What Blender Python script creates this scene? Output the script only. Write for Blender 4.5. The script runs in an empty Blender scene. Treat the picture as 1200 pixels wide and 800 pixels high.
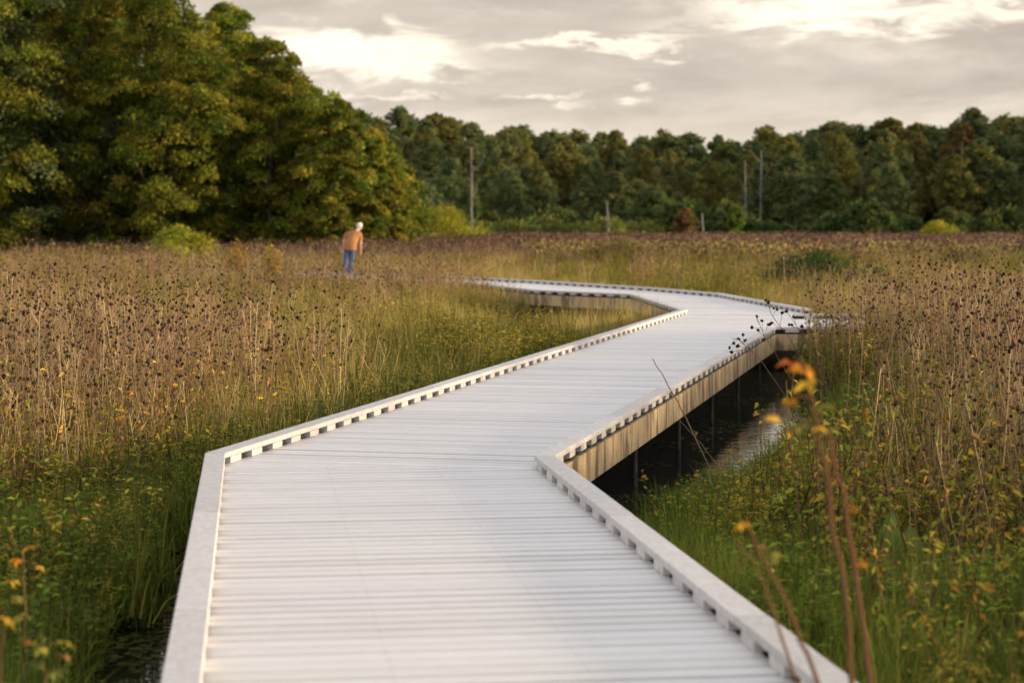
import bpy, bmesh, math, random
import numpy as np
from mathutils import Vector, Matrix
R = math.radians
S = bpy.context.scene
C = S.collection
rng = np.random.default_rng(7)
random.seed(7)
CAM_H, F = 1.7, 2333.0           # eye height above the deck; focal length for a 1200 px wide frame

def at(px, py, Y):               # where a photo pixel lies at distance Y
    return Vector(((px-600)*Y/F, Y, CAM_H-(py-260)*Y/F))

# ------------------------------------------------------------------ tagging
def tag(o, label=None, cat=None, group=None, kind=None):
    if label: o['label'] = label
    if cat: o['category'] = cat
    if group: o['group'] = group
    if kind: o['kind'] = kind
    return o

def link(o, parent=None):
    C.objects.link(o)
    if parent: o.parent = parent
    return o

def empty(name, loc=(0, 0, 0)):
    o = bpy.data.objects.new(name, None); o.location = loc; o.empty_display_size = .2
    return link(o)

# ------------------------------------------------------------------ materials
def mat(name):
    m = bpy.data.materials.new(name); m.use_nodes = True
    nt = m.node_tree; nt.nodes.clear()
    out = nt.nodes.new('ShaderNodeOutputMaterial')
    return m, nt, out

class N:
    """tiny node helper"""
    def __init__(s, nt): s.nt = nt
    def new(s, t, **kw):
        n = s.nt.nodes.new(t)
        for k, v in kw.items(): setattr(n, k, v)
        return n
    def L(s, a, b): s.nt.links.new(a, b)
    def setin(s, n, i, v):
        if hasattr(v, 'is_output') or isinstance(v, bpy.types.NodeSocket): s.L(v, n.inputs[i])
        else: n.inputs[i].default_value = v
    def math(s, op, a, b=0.0, clamp=False):
        n = s.new('ShaderNodeMath', operation=op, use_clamp=clamp); s.setin(n, 0, a); s.setin(n, 1, b); return n.outputs[0]
    def mix(s, f, a, b, mode='MIX'):
        n = s.new('ShaderNodeMix', data_type='RGBA', blend_type=mode)
        s.setin(n, 0, f); s.setin(n, 6, a); s.setin(n, 7, b); return n.outputs[2]
    def noise(s, vec, scale, detail=3, rough=.55, dist=0):
        n = s.new('ShaderNodeTexNoise'); s.L(vec, n.inputs['Vector'])
        n.inputs['Scale'].default_value = scale; n.inputs['Detail'].default_value = detail
        n.inputs['Roughness'].default_value = rough; n.inputs['Distortion'].default_value = dist
        return n.outputs['Fac']
    def ramp(s, f, a, b):
        n = s.new('ShaderNodeMapRange', clamp=True, interpolation_type='SMOOTHSTEP'); s.setin(n, 0, f)
        n.inputs[1].default_value = a; n.inputs[2].default_value = b; return n.outputs[0]
    def mapping(s, vec, scale=(1, 1, 1), loc=(0, 0, 0)):
        n = s.new('ShaderNodeMapping'); s.L(vec, n.inputs[0]); n.inputs['Scale'].default_value = scale
        n.inputs['Location'].default_value = loc; return n.outputs[0]

def c4(c): return (c[0], c[1], c[2], 1)

def foliage_mat(name, trans=.35, var=.35, rough=.6):
    m, nt, out = mat(name); n = N(nt)
    a = n.new('ShaderNodeAttribute', attribute_name='Col')
    oi = n.new('ShaderNodeObjectInfo')
    hs = n.new('ShaderNodeHueSaturation')
    n.L(a.outputs['Color'], hs.inputs['Color'])
    n.L(n.math('ADD', n.math('MULTIPLY', oi.outputs['Random'], var*1.1), 1-var*.55), hs.inputs['Value'])
    r2 = n.math('FRACT', n.math('MULTIPLY', oi.outputs['Random'], 7.31))
    n.L(n.math('ADD', n.math('MULTIPLY', r2, .03), .485), hs.inputs['Hue'])
    p = n.new('ShaderNodeBsdfDiffuse'); n.L(hs.outputs[0], p.inputs['Color'])
    t = n.new('ShaderNodeBsdfTranslucent'); n.L(hs.outputs[0], t.inputs['Color'])
    mx = n.new('ShaderNodeMixShader'); mx.inputs[0].default_value = trans
    n.L(p.outputs[0], mx.inputs[1]); n.L(t.outputs[0], mx.inputs[2]); n.L(mx.outputs[0], out.inputs[0])
    return m

def simple_mat(name, col, rough=.8, scale=8, var=.35, stretch=(1, 1, 1), bump=0, spec=.3):
    m, nt, out = mat(name); n = N(nt)
    tc = n.new('ShaderNodeTexCoord')
    v = n.mapping(tc.outputs['Object'], stretch)
    f = n.noise(v, scale, 5, .6)
    c = n.mix(n.ramp(f, .3, .7), c4([x*(1-var) for x in col]), c4([min(1, x*(1+var)) for x in col]))
    p = n.new('ShaderNodeBsdfPrincipled'); n.L(c, p.inputs['Base Color'])
    p.inputs['Roughness'].default_value = rough; p.inputs['Specular IOR Level'].default_value = spec
    if bump:
        b = n.new('ShaderNodeBump'); b.inputs['Strength'].default_value = bump; b.inputs['Distance'].default_value = .01
        n.L(f, b.inputs['Height']); n.L(b.outputs[0], p.inputs['Normal'])
    n.L(p.outputs[0], out.inputs[0])
    return m

M_LEAF = foliage_mat('tree_leaves', .38, .25)
M_GRASS = foliage_mat('grass_blades', .40, .5)
M_STALK = foliage_mat('dry_stems', .08, .5, .8)
M_BARK = simple_mat('bark', (.085, .07, .055), .9, 6, .5, (1, 1, .25), .5)
M_SNAG = simple_mat('bleached_wood', (.18, .165, .15), .9, 5, .4, (1, 1, .15), .4)
M_BIRCH = simple_mat('pale_bark', (.20, .185, .165), .85, 4, .5, (1, 1, 2.5), .2)
M_BARE = simple_mat('brown_bark', (.16, .135, .105), .9, 5, .4, (1, 1, .2), .4)
M_STEEL = simple_mat('post_steel', (.07, .06, .05), .7, 12, .4)

def deck_mat():
    m, nt, out = mat('grey_deck_boards'); n = N(nt)
    uv = n.new('ShaderNodeUVMap', uv_map='plank').outputs[0]      # u along board, v along the walk, metres
    a = n.new('ShaderNodeAttribute', attribute_name='Col')
    geo = n.new('ShaderNodeNewGeometry')
    g1 = n.noise(n.mapping(uv, (1.6, 16, 1)), 3, 3, .6)           # grain
    g2 = n.noise(geo.outputs['Position'], 1.1, 5, .65)             # weather blotches
    g3 = n.noise(n.mapping(uv, (5, 9, 1)), 4, 4, .6, .5)
    base = n.mix(n.ramp(g1, .3, .75), c4((.64, .615, .605)), c4((.71, .685, .675)))
    base = n.mix(n.math('MULTIPLY', n.ramp(g2, .45, .75), .16), base, c4((.47, .43, .40)))
    base = n.mix(n.math('MULTIPLY', n.ramp(g3, .58, .74), .14), base, c4((.42, .40, .40)))
    base = n.mix(1.0, base, a.outputs['Color'], 'MULTIPLY')
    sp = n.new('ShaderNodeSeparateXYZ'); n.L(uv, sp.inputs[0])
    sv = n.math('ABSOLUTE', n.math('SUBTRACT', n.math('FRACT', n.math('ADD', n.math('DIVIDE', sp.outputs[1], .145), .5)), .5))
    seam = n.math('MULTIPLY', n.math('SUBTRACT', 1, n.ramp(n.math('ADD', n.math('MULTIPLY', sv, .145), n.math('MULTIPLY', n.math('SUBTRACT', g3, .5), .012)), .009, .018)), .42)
    base = n.mix(seam, base, c4((.17, .155, .145)))          # dark line painted along the seams, stands in for shade in the gaps
    # screw heads: two per board at each joist line
    du = n.math('SUBTRACT', n.math('FRACT', n.math('DIVIDE', sp.outputs[0], .74)), .5)
    dv = n.math('SUBTRACT', n.math('FRACT', n.math('DIVIDE', sp.outputs[1], .0725)), .5)
    d = n.math('SQRT', n.math('ADD', n.math('POWER', n.math('MULTIPLY', du, .74), 2), n.math('POWER', n.math('MULTIPLY', dv, .0725), 2)))
    dot = n.math('MULTIPLY', n.math('SUBTRACT', 1, n.ramp(d, .004, .0075)), .6)
    base = n.mix(dot, base, c4((.12, .115, .11)))
    p = n.new('ShaderNodeBsdfPrincipled'); n.L(base, p.inputs['Base Color'])
    p.inputs['Roughness'].default_value = .55; p.inputs['Specular IOR Level'].default_value = .35
    b = n.new('ShaderNodeBump'); b.inputs['Strength'].default_value = .35; b.inputs['Distance'].default_value = .004
    n.L(g1, b.inputs['Height']); n.L(b.outputs[0], p.inputs['Normal'])
    n.L(p.outputs[0], out.inputs[0]); return m

def cap_mat():
    m, nt, out = mat('grey_curb_lumber'); n = N(nt)
    geo = n.new('ShaderNodeNewGeometry'); oi = n.new('ShaderNodeObjectInfo')
    f = n.noise(geo.outputs['Position'], 26, 6, .7)
    g = n.noise(geo.outputs['Position'], 2.2, 4, .6)
    s = n.noise(geo.outputs['Position'], 70, 2, .5)
    base = n.mix(n.ramp(f, .3, .7), c4((.47, .445, .43)), c4((.63, .60, .58)))
    base = n.mix(n.math('MULTIPLY', n.ramp(g, .5, .8), .35), base, c4((.46, .39, .31)))
    base = n.mix(n.math('MULTIPLY', n.ramp(s, .66, .78), .5), base, c4((.25, .22, .2)))
    hs = n.new('ShaderNodeHueSaturation'); n.L(base, hs.inputs['Color'])
    n.L(n.math('ADD', n.math('MULTIPLY', oi.outputs['Random'], .24), .84), hs.inputs['Value'])
    p = n.new('ShaderNodeBsdfPrincipled'); n.L(hs.outputs[0], p.inputs['Base Color'])
    p.inputs['Roughness'].default_value = .7; p.inputs['Specular IOR Level'].default_value = .3
    b = n.new('ShaderNodeBump'); b.inputs['Strength'].default_value = .3; b.inputs['Distance'].default_value = .003
    n.L(f, b.inputs['Height']); n.L(b.outputs[0], p.inputs['Normal'])
    n.L(p.outputs[0], out.inputs[0]); return m

def rim_mat():
    m, nt, out = mat('stained_timber'); n = N(nt)
    uv = n.new('ShaderNodeUVMap', uv_map='plank').outputs[0]
    st = n.noise(n.mapping(uv, (2.4, .45, 1)), 1.6, 5, .72, .3)       # streaks running down the face
    st2 = n.noise(n.mapping(uv, (24, 1.2, 1)), 2, 4, .65)
    gr = n.noise(n.mapping(uv, (2, 60, 1)), 2, 4, .6)
    kn = n.noise(n.mapping(uv, (9, 14, 1)), 3, 2, .5, .8)
    base = n.mix(n.ramp(gr, .3, .7), c4((.46, .325, .175)), c4((.58, .43, .235)))
    base = n.mix(n.math('MULTIPLY', n.ramp(st, .47, .57), .85), base, c4((.13, .088, .05)))
    base = n.mix(n.math('MULTIPLY', n.ramp(st2, .54, .70), .45), base, c4((.24, .20, .14)))
    base = n.mix(n.math('MULTIPLY', n.ramp(n.math('SUBTRACT', 1, st), .55, .75), .35), base, c4((.30, .31, .22)))
    base = n.mix(n.math('MULTIPLY', n.ramp(kn, .70, .76), .8), base, c4((.09, .06, .04)))
    p = n.new('ShaderNodeBsdfPrincipled'); n.L(base, p.inputs['Base Color']); p.inputs['Roughness'].default_value = .8
    b = n.new('ShaderNodeBump'); b.inputs['Strength'].default_value = .3; b.inputs['Distance'].default_value = .004
    n.L(gr, b.inputs['Height']); n.L(b.outputs[0], p.inputs['Normal'])
    n.L(p.outputs[0], out.inputs[0]); return m
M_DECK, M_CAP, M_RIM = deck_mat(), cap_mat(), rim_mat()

# ------------------------------------------------------------------ numpy mesh builder
class MB:
    def __init__(s): s.v = []; s.f = []; s.c = []; s.n = 0
    def add(s, verts, faces, cols):
        """verts (n,3); faces list of arrays (k,3|4); cols (n,3)"""
        s.v.append(np.asarray(verts, float)); s.c.append(np.asarray(cols, float))
        for f in faces: s.f.append(np.asarray(f, int)+s.n)
        s.n += len(verts)
    def mesh(s, name, m, smooth=False):
        v = np.concatenate(s.v); c = np.concatenate(s.c)
        loops, starts, tot = [], [], 0
        for f in s.f:
            k = f.shape[1]; loops.append(f.ravel()); starts.append(tot+np.arange(len(f))*k); tot += f.size
        loops = np.concatenate(loops); starts = np.concatenate(starts)
        me = bpy.data.meshes.new(name)
        me.vertices.add(len(v)); me.vertices.foreach_set('co', v.astype(np.float32).ravel())
        me.loops.add(tot); me.loops.foreach_set('vertex_index', loops.astype(np.int32))
        me.polygons.add(len(starts)); me.polygons.foreach_set('loop_start', starts.astype(np.int32))
        a = me.attributes.new('Col', 'FLOAT_COLOR', 'POINT')
        a.data.foreach_set('color', np.c_[c, np.ones(len(c))].astype(np.float32).ravel())
        me.materials.append(m); me.update(); me.validate()
        if smooth: me.polygons.foreach_set('use_smooth', np.ones(len(starts), bool))
        return me

def norm(a): return a/np.maximum(np.linalg.norm(a, axis=-1, keepdims=True), 1e-9)

def leaves(mb, pos, d, nrm, L, W, col, bend=.15):
    """diamond leaves: pos (n,3) base, d direction, nrm normal"""
    n = len(pos); d = norm(d); s = norm(np.cross(d, nrm)); u = np.cross(s, d)
    L = np.broadcast_to(L, (n,))[:, None]; W = np.broadcast_to(W, (n,))[:, None]
    a = pos; b = pos+d*L*.45+s*W*.5+u*L*bend*.3; t = pos+d*L-u*L*bend; e = pos+d*L*.45-s*W*.5+u*L*bend*.3
    v = np.stack([a, b, t, e], 1).reshape(-1, 3)
    mb.add(v, [np.arange(n*4).reshape(n, 4)], np.repeat(col, 4, 0))

def blades(mb, base, az, lean, H, W, col, seg=3):
    """curved grass blades"""
    n = len(base); az = np.asarray(az); H = np.asarray(H)[:, None]; lean = np.asarray(lean)
    d = np.c_[np.cos(az), np.sin(az), 0*az]; s = np.c_[-np.sin(az), np.cos(az), 0*az]
    ro = rng.uniform(-1, 1, n)[:, None]; s = norm(s+d*ro)
    W = np.broadcast_to(W, (n,))[:, None]; vs = []; 
    for k in range(seg+1):
        t = k/seg; a = lean[:, None]*(.35+t*1.1)
        p = base+H*t*(d*np.sin(a)+np.array([0, 0, 1])*np.cos(a))
        w = W*(1-t)**.7*.5 if k < seg else W*.02
        vs += [p-s*w, p+s*w]
    v = np.stack(vs, 1); m = 2*(seg+1); off = np.arange(n)[:, None]*m
    fs = [off+np.array([[2*k, 2*k+1, 2*k+3, 2*k+2]]) for k in range(seg)]
    cc = np.repeat(col, m, 0)
    mb.add(v.reshape(-1, 3), fs, cc)

def tube(mb, pts, radii, col, sides=3):
    pts = np.asarray(pts, float); k = len(pts)
    t = norm(np.gradient(pts, axis=0)); ref = np.array([0, 0, 1.]) if abs(t[0][2]) < .9 else np.array([1., 0, 0])
    a = norm(np.cross(t, ref)); b = np.cross(t, a)
    an = np.arange(sides)*2*np.pi/sides
    v = pts[:, None]+np.asarray(radii)[:, None, None]*(a[:, None]*np.cos(an)[None, :, None]+b[:, None]*np.sin(an)[None, :, None])
    i = np.arange(k-1)[:, None]*sides; j = np.arange(sides)[None]; j2 = (j+1) % sides
    f = np.stack([i+j, i+j2, i+sides+j2, i+sides+j], -1).reshape(-1, 4)
    col = np.asarray(col, float)
    mb.add(v.reshape(-1, 3), [f, (np.arange(sides)+(k-1)*sides)[None, :]] if sides in (3, 4) else [f], np.tile(col, (k*sides, 1)))

OCT = np.array([[1, 0, 0], [0, 1, 0], [-1, 0, 0], [0, -1, 0], [0, 0, 1], [0, 0, -1.]])
OCTF = np.array([[0, 1, 4], [1, 2, 4], [2, 3, 4], [3, 0, 4], [1, 0, 5], [2, 1, 5], [3, 2, 5], [0, 3, 5]])
def heads(mb, pos, r, col):
    n = len(pos); r = np.broadcast_to(r, (n,))
    v = pos[:, None]+OCT[None]*r[:, None, None]*rng.uniform(.6, 1.25, (n, 6, 1))
    mb.add(v.reshape(-1, 3), [(np.arange(n)[:, None, None]*6+OCTF[None]).reshape(-1, 3)], np.repeat(col, 6, 0))

def jit(col, n, v=.25, h=.08):
    c = np.asarray(col, float)[None]*(1+rng.uniform(-v, v, (n, 1)))*(1+rng.uniform(-h, h, (n, 3)))
    return np.clip(c, .004, .9)
def pick(cols, n, v=.25, p=None):
    cols = np.asarray(cols, float); i = rng.choice(len(cols), n, p=p)
    return np.clip(cols[i]*(1+rng.uniform(-v, v, (n, 1)))*(1+rng.uniform(-.06, .06, (n, 3))), .004, .9)

# ------------------------------------------------------------------ marsh plants (prototypes)
def grass_proto(name, n, rad, h, w, cols, lean=.5, tall=.0):
    mb = MB(); r = rad*np.sqrt(rng.random(n)); a = rng.uniform(0, 6.283, n)
    base = np.c_[r*np.cos(a), r*np.sin(a), np.full(n, -.03)]
    blades(mb, base, rng.uniform(0, 6.283, n), rng.normal(0, lean, n), rng.uniform(h*.45, h, n), rng.uniform(w*.6, w*1.2, n), pick(cols, n))
    return mb.mesh(name, M_GRASS)

def herb_proto(name, nst, rad, h, cols, leafL=.07, leafW=.018, nl=16, tipcols=None):
    mb = MB()
    for i in range(nst):
        r = rad*math.sqrt(rng.random()); a = rng.uniform(0, 6.283); b = np.array([r*math.cos(a), r*math.sin(a), -.03])
        hh = h*rng.uniform(.55, 1); le = rng.normal(0, .12, 2)
        t = np.linspace(0, 1, 5)[:, None]; pts = b+np.c_[le[0]*hh*t**1.5, le[1]*hh*t**1.5, hh*t]
        tube(mb, pts, np.linspace(.0045, .002, 5), jit((.10, .09, .035), 1)[0])
        k = nl; tt = np.sort(rng.uniform(.2, 1, k)); pp = np.stack([np.interp(tt, t[:, 0], pts[:, q]) for q in range(3)], 1)
        la = rng.uniform(0, 6.283, k); up = rng.uniform(.1, .9, k)
        d = np.c_[np.cos(la), np.sin(la), up]
        cc = pick(cols, k)
        if tipcols is not None: m = tt > .8; cc[m] = pick(tipcols, m.sum())
        leaves(mb, pp, d, np.array([0, 0, 1.])+rng.normal(0, .4, (k, 3)), leafL*rng.uniform(.6, 1.2, k)*(1.15-.5*tt), leafW*rng.uniform(.7, 1.3, k), cc, .2)
    return mb.mesh(name, M_GRASS)

STEMC = [(.31, .21, .12), (.17, .115, .07), (.44, .33, .18), (.25, .155, .09), (.36, .26, .13)]
def stalk_proto(name, nst, rad, h, head_r=.017, leafy=.4, nb=5, stem_r=.0045, leafcols=None, lean=.1):
    mb = MB(); leafcols = leafcols or [(.24, .15, .05), (.36, .23, .05), (.16, .13, .04), (.48, .29, .04)]
    for i in range(nst):
        r = rad*math.sqrt(rng.random()); a = rng.uniform(0, 6.283); b = np.array([r*math.cos(a), r*math.sin(a), -.05])
        hh = h*rng.uniform(.6, 1); le = rng.normal(0, lean, 2); cv = rng.normal(0, .04, 2)
        t = np.linspace(0, 1, 6)[:, None]
        pts = b+np.c_[le[0]*hh*t+cv[0]*np.sin(t*3.1), le[1]*hh*t+cv[1]*np.sin(t*3.1), hh*t]
        col = pick(STEMC, 1)[0]
        tube(mb, pts, np.linspace(stem_r, stem_r*.45, 6)*rng.uniform(.8, 1.3), col)
        hp = [pts[-1]]
        for q in range(rng.integers(max(1, nb-3), nb+1)):
            tt = rng.uniform(.62, .97); p0 = np.array([np.interp(tt, t[:, 0], pts[:, w]) for w in range(3)])
            la = rng.uniform(0, 6.283); L = rng.uniform(.07, .30)*(1.25-tt)*2.2*h/1.6
            d = np.array([math.cos(la)*.55, math.sin(la)*.55, .8]); p1 = p0+d*L*.6; p2 = p0+d*L+np.array([0, 0, L*.1])
            tube(mb, [p0, p1, p2], [stem_r*.5, stem_r*.4, stem_r*.35], col)
            hp.append(p2)
            if rng.random() < .3: hp.append(p1+rng.normal(0, .02, 3))
        hp = np.array(hp)
        hp = hp[rng.random(len(hp)) < (.75 if i % 3 else .3)]; heads(mb, hp, rng.uniform(.45, 1.4, len(hp))*head_r, jit((.055, .036, .026), len(hp), .5))
        k = rng.poisson(leafy*14)
        if k:
            tt = rng.uniform(.1, .8, k); pp = np.stack([np.interp(tt, t[:, 0], pts[:, w]) for w in range(3)], 1)
            la = rng.uniform(0, 6.283, k); d = np.c_[np.cos(la), np.sin(la), rng.uniform(-.8, .5, k)]
            leaves(mb, pp, d, rng.normal(0, 1, (k, 3))+np.array([0, 0, .7]), rng.uniform(.04, .10, k), rng.uniform(.012, .03, k), pick(leafcols, k), .3)
    return mb.mesh(name, M_STALK)

GREEN = [(.15, .18, .032), (.10, .135, .025), (.21, .22, .042), (.28, .24, .06)]
LUSH = [(.15, .22, .032), (.10, .16, .026), (.24, .27, .045)]
YGRN = [(.33, .31, .04), (.25, .26, .038), (.42, .34, .05), (.18, .20, .034)]
GOLD = [(.52, .38, .13), (.42, .31, .10), (.58, .45, .18), (.33, .28, .07)]
MAUVE = [(.28, .17, .125), (.21, .125, .095), (.36, .23, .15), (.25, .18, .09)]

protos = {}
def proto_set(key, meshes):
    col = bpy.data.collections.new(key)
    for i, me in enumerate(meshes):
        o = bpy.data.objects.new(me.name, me); col.objects.link(o)
    protos[key] = col
proto_set('grass', [grass_proto('grass_tuft', 90, .22, .62, .011, LUSH+GREEN, .42) for i in range(4)])
proto_set('herb', [herb_proto('herb_clump', 9, .2, .85, YGRN, .075, .02, 22, [(.36, .28, .05), (.25, .24, .04)]) for i in range(4)])
proto_set('greenherb', [herb_proto('green_herb_clump', 8, .2, .6, LUSH, .085, .022, 18) for i in range(3)])
proto_set('gold', [grass_proto('dry_grass_tuft', 80, .25, .95, .010, GOLD+[(.17, .17, .05)], .32) for i in range(4)])
proto_set('stalk', [stalk_proto('stalk_clump', 4+i % 4, .26, 1.62, .0165, .6, 4, lean=.10+.03*(i % 3)) for i in range(7)])
proto_set('brush', [stalk_proto('brush_clump', 14, .38, 1.35, .02, 1.1, 3, .006, [(.34, .21, .11), (.26, .165, .10), (.44, .31, .11)], .16) for i in range(4)])
def tallherb_proto(name):
    mb = MB()
    for i in range(rng.integers(4, 8)):
        r = .16*math.sqrt(rng.random()); a = rng.uniform(0, 6.283); b = np.array([r*math.cos(a), r*math.sin(a), -.05]); hh = rng.uniform(.6, 1.15); le = rng.normal(0, .14, 2)
        t = np.linspace(0, 1, 6)[:, None]; pts = b+np.c_[le[0]*hh*t**1.3, le[1]*hh*t**1.3, hh*t]; pts[1:] += rng.normal(0, .008, (5, 3))
        tube(mb, pts, np.linspace(.006, .0025, 6), pick([(.17, .085, .045), (.11, .07, .045), (.22, .14, .075)], 1)[0])
        k = 13; tt = np.sort(rng.uniform(.25, 1, k)); pp = np.stack([np.interp(tt, t[:, 0], pts[:, q]) for q in range(3)], 1)
        la = rng.uniform(0, 6.283, k); d = np.c_[np.cos(la), np.sin(la), rng.uniform(-.7, .5, k)]
        cc = pick([(.26, .28, .04), (.34, .30, .045), (.18, .22, .035), (.46, .26, .04), (.24, .15, .06)], k, p=[.30, .22, .22, .10, .16])
        leaves(mb, pp, d, np.array([0, 0, 1.])+rng.normal(0, .5, (k, 3)), rng.uniform(.035, .085, k), rng.uniform(.014, .032, k), cc, .25)
    return mb.mesh(name, M_GRASS)
proto_set('tallherb', [tallherb_proto('tall_leafy_stem') for i in range(6)])
def far_proto(name, cols, h):
    mb = MB(); n = 150; x = rng.uniform(-1, 1, n); y = rng.uniform(-1, 1, n)
    blades(mb, np.c_[x, y, np.zeros(n)], rng.uniform(0, 6.283, n), rng.normal(0, .3, n), rng.uniform(.55*h, h, n), rng.uniform(.03, .07, n), pick(cols, n), 2)
    k = 120; p = np.c_[rng.uniform(-1, 1, (k, 2)), rng.uniform(.6*h, 1.02*h, k)]
    leaves(mb, p, rng.normal(0, 1, (k, 3)), rng.normal(0, 1, (k, 3)), rng.uniform(.06, .14, k), rng.uniform(.05, .1, k), pick(cols, k, .4))
    heads(mb, np.c_[rng.uniform(-1, 1, (50, 2)), rng.uniform(.75*h, 1.08*h, 50)], rng.uniform(.02, .05, 50), jit((.10, .065, .05), 50, .4))
    return mb.mesh(name, M_GRASS)
proto_set('farbrown', [far_proto('far_brown_patch', MAUVE, 1.35) for i in range(3)])
proto_set('fargold', [far_proto('far_gold_patch', GOLD+MAUVE[:1]+[(.2, .19, .05)], 1.05) for i in range(3)])
def pad_proto(name):
    mb = MB(); n = 26; r = .28*np.sqrt(rng.random(n)); a = rng.uniform(0, 6.283, n); L = rng.uniform(.02, .07, n)
    p = np.c_[r*np.cos(a), r*np.sin(a), rng.uniform(.004, .012, n)]; d = np.c_[np.cos(a*3), np.sin(a*3), rng.uniform(0, .1, n)]
    leaves(mb, p, d, np.array([0, 0, 1.])+rng.normal(0, .08, (n, 3)), L, L*.7, pick([(.07, .10, .03), (.11, .13, .04), (.16, .13, .06)], n), .05)
    return mb.mesh(name, M_GRASS)
proto_set('pads', [pad_proto('floating_leaf_raft') for i in range(3)])

# ------------------------------------------------------------------ boardwalk plan (deck surface is z = 0)
KW = .14                                    # curb width
left_in = [(.222, -3), (-2.004, 13.916), (3.24, 36.7), (2.78, 44.75), (.57, 47.55), (-1.05, 53.05), (-7.5, 60.6), (-12, 65.2)]
right_in = [(2.42, -3), (.155, 13.77), (3.9, 30.5)]
spur_near_in = [(4.05, 30.74), (6.1, 30.82)]
spur_far_in = [(4.95, 34.9), (6.1, 34.95)]
far_in = [(5.42, 37.0), (4.64, 45.07), (3.37, 49.1), (.5, 55.3), (-1.25, 58.3), (-5.6, 63.5), (-11, 69)]
def offset(pl, d):                          # mitred offset, + = to the left of travel
    pl = [Vector(p) for p in pl]; out = []
    for i, p in enumerate(pl):
        ds = []
        if i > 0: ds.append((p-pl[i-1]).normalized())
        if i < len(pl)-1: ds.append((pl[i+1]-p).normalized())
        ns = [Vector((-q.y, q.x)) for q in ds]
        m = sum(ns, Vector((0, 0))).normalized(); out.append(p+m*d/max(.5, m.dot(ns[0])))
    return out
left_out = offset(left_in, KW); right_out = offset(right_in, -KW); far_out = offset(far_in, -KW)
spur_near_out = offset(spur_near_in, -KW); spur_far_out = offset(spur_far_in, KW)
T = lambda v: (v[0], v[1])
KD = .03
dl, dr, df = offset(left_in, KD), offset(right_in, -KD), offset(far_in, -KD)
dsn, dsf = offset(spur_near_in, -KD), offset(spur_far_in, KD)
deck_polys = [
    [T(dl[0]), T(dl[1]), T(dr[1]), T(dr[0])], [T(dl[1]), T(dl[2]), T(dr[2]), T(dr[1])],
    [T(dl[2]), T(dl[3]), T(df[1]), T(df[0]), T(dsf[0]), T(dsf[1]), T(dsn[1]), T(dsn[0]), T(dr[2])],
    [T(p) for p in dl[3:]]+[T(p) for p in df[:0:-1]]]
secs = [
    ([T(left_out[0]), T(left_out[1]), T(right_out[1]), T(right_out[0])], (-.131, .991)),
    ([T(left_out[1]), T(left_out[2]), T(right_out[2]), T(right_out[1])], (.222, .975)),
    ([T(left_out[2]), T(left_out[3]), T(far_out[1]), T(far_out[0]), T(spur_far_out[0]), T(spur_far_out[1]), T(spur_near_out[1]), T(spur_near_out[0]), T(right_out[2])], (.03, .9995)),
    ([T(p) for p in left_out[3:]]+[T(p) for p in far_out[:0:-1]], (-.45, .893)),
]
def inside(poly, x, y):
    p = np.asarray(poly); res = np.zeros(len(x), bool); j = len(p)-1
    for i in range(len(p)):
        xi, yi = p[i]; xj, yj = p[j]
        with np.errstate(divide='ignore', invalid='ignore'):
            res ^= ((yi > y) != (yj > y)) & (x < (xj-xi)*(y-yi)/(yj-yi)+xi)
        j = i
    return res
def seg_dist(pl, x, y):
    pl = np.asarray([T(p) for p in pl]); best = np.full(len(x), 1e9)
    for a, b in zip(pl[:-1], pl[1:]):
        d = b-a; t = np.clip(((x-a[0])*d[0]+(y-a[1])*d[1])/(d@d), 0, 1)
        best = np.minimum(best, np.hypot(x-a[0]-t*d[0], y-a[1]-t*d[1]))
    return best
EDGES = [left_out, right_out, far_out, spur_near_out, spur_far_out]
def near_deck(x, y, m):
    r = np.zeros(len(x), bool)
    for poly, _ in secs: r |= inside(poly, x, y)
    for e in EDGES: r |= seg_dist(e, x, y) < m
    return r

bw = empty('boardwalk', (0, 5, -.66))
tag(bw, 'pale grey plank boardwalk with low curbs zigzagging across the marsh', 'boardwalk')
BWM = Matrix.Translation((0, -5, .66))
def part(name, me, parent=None):
    o = bpy.data.objects.new(name, me); link(o, parent or bw)
    me.transform(BWM)
    return o

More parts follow.
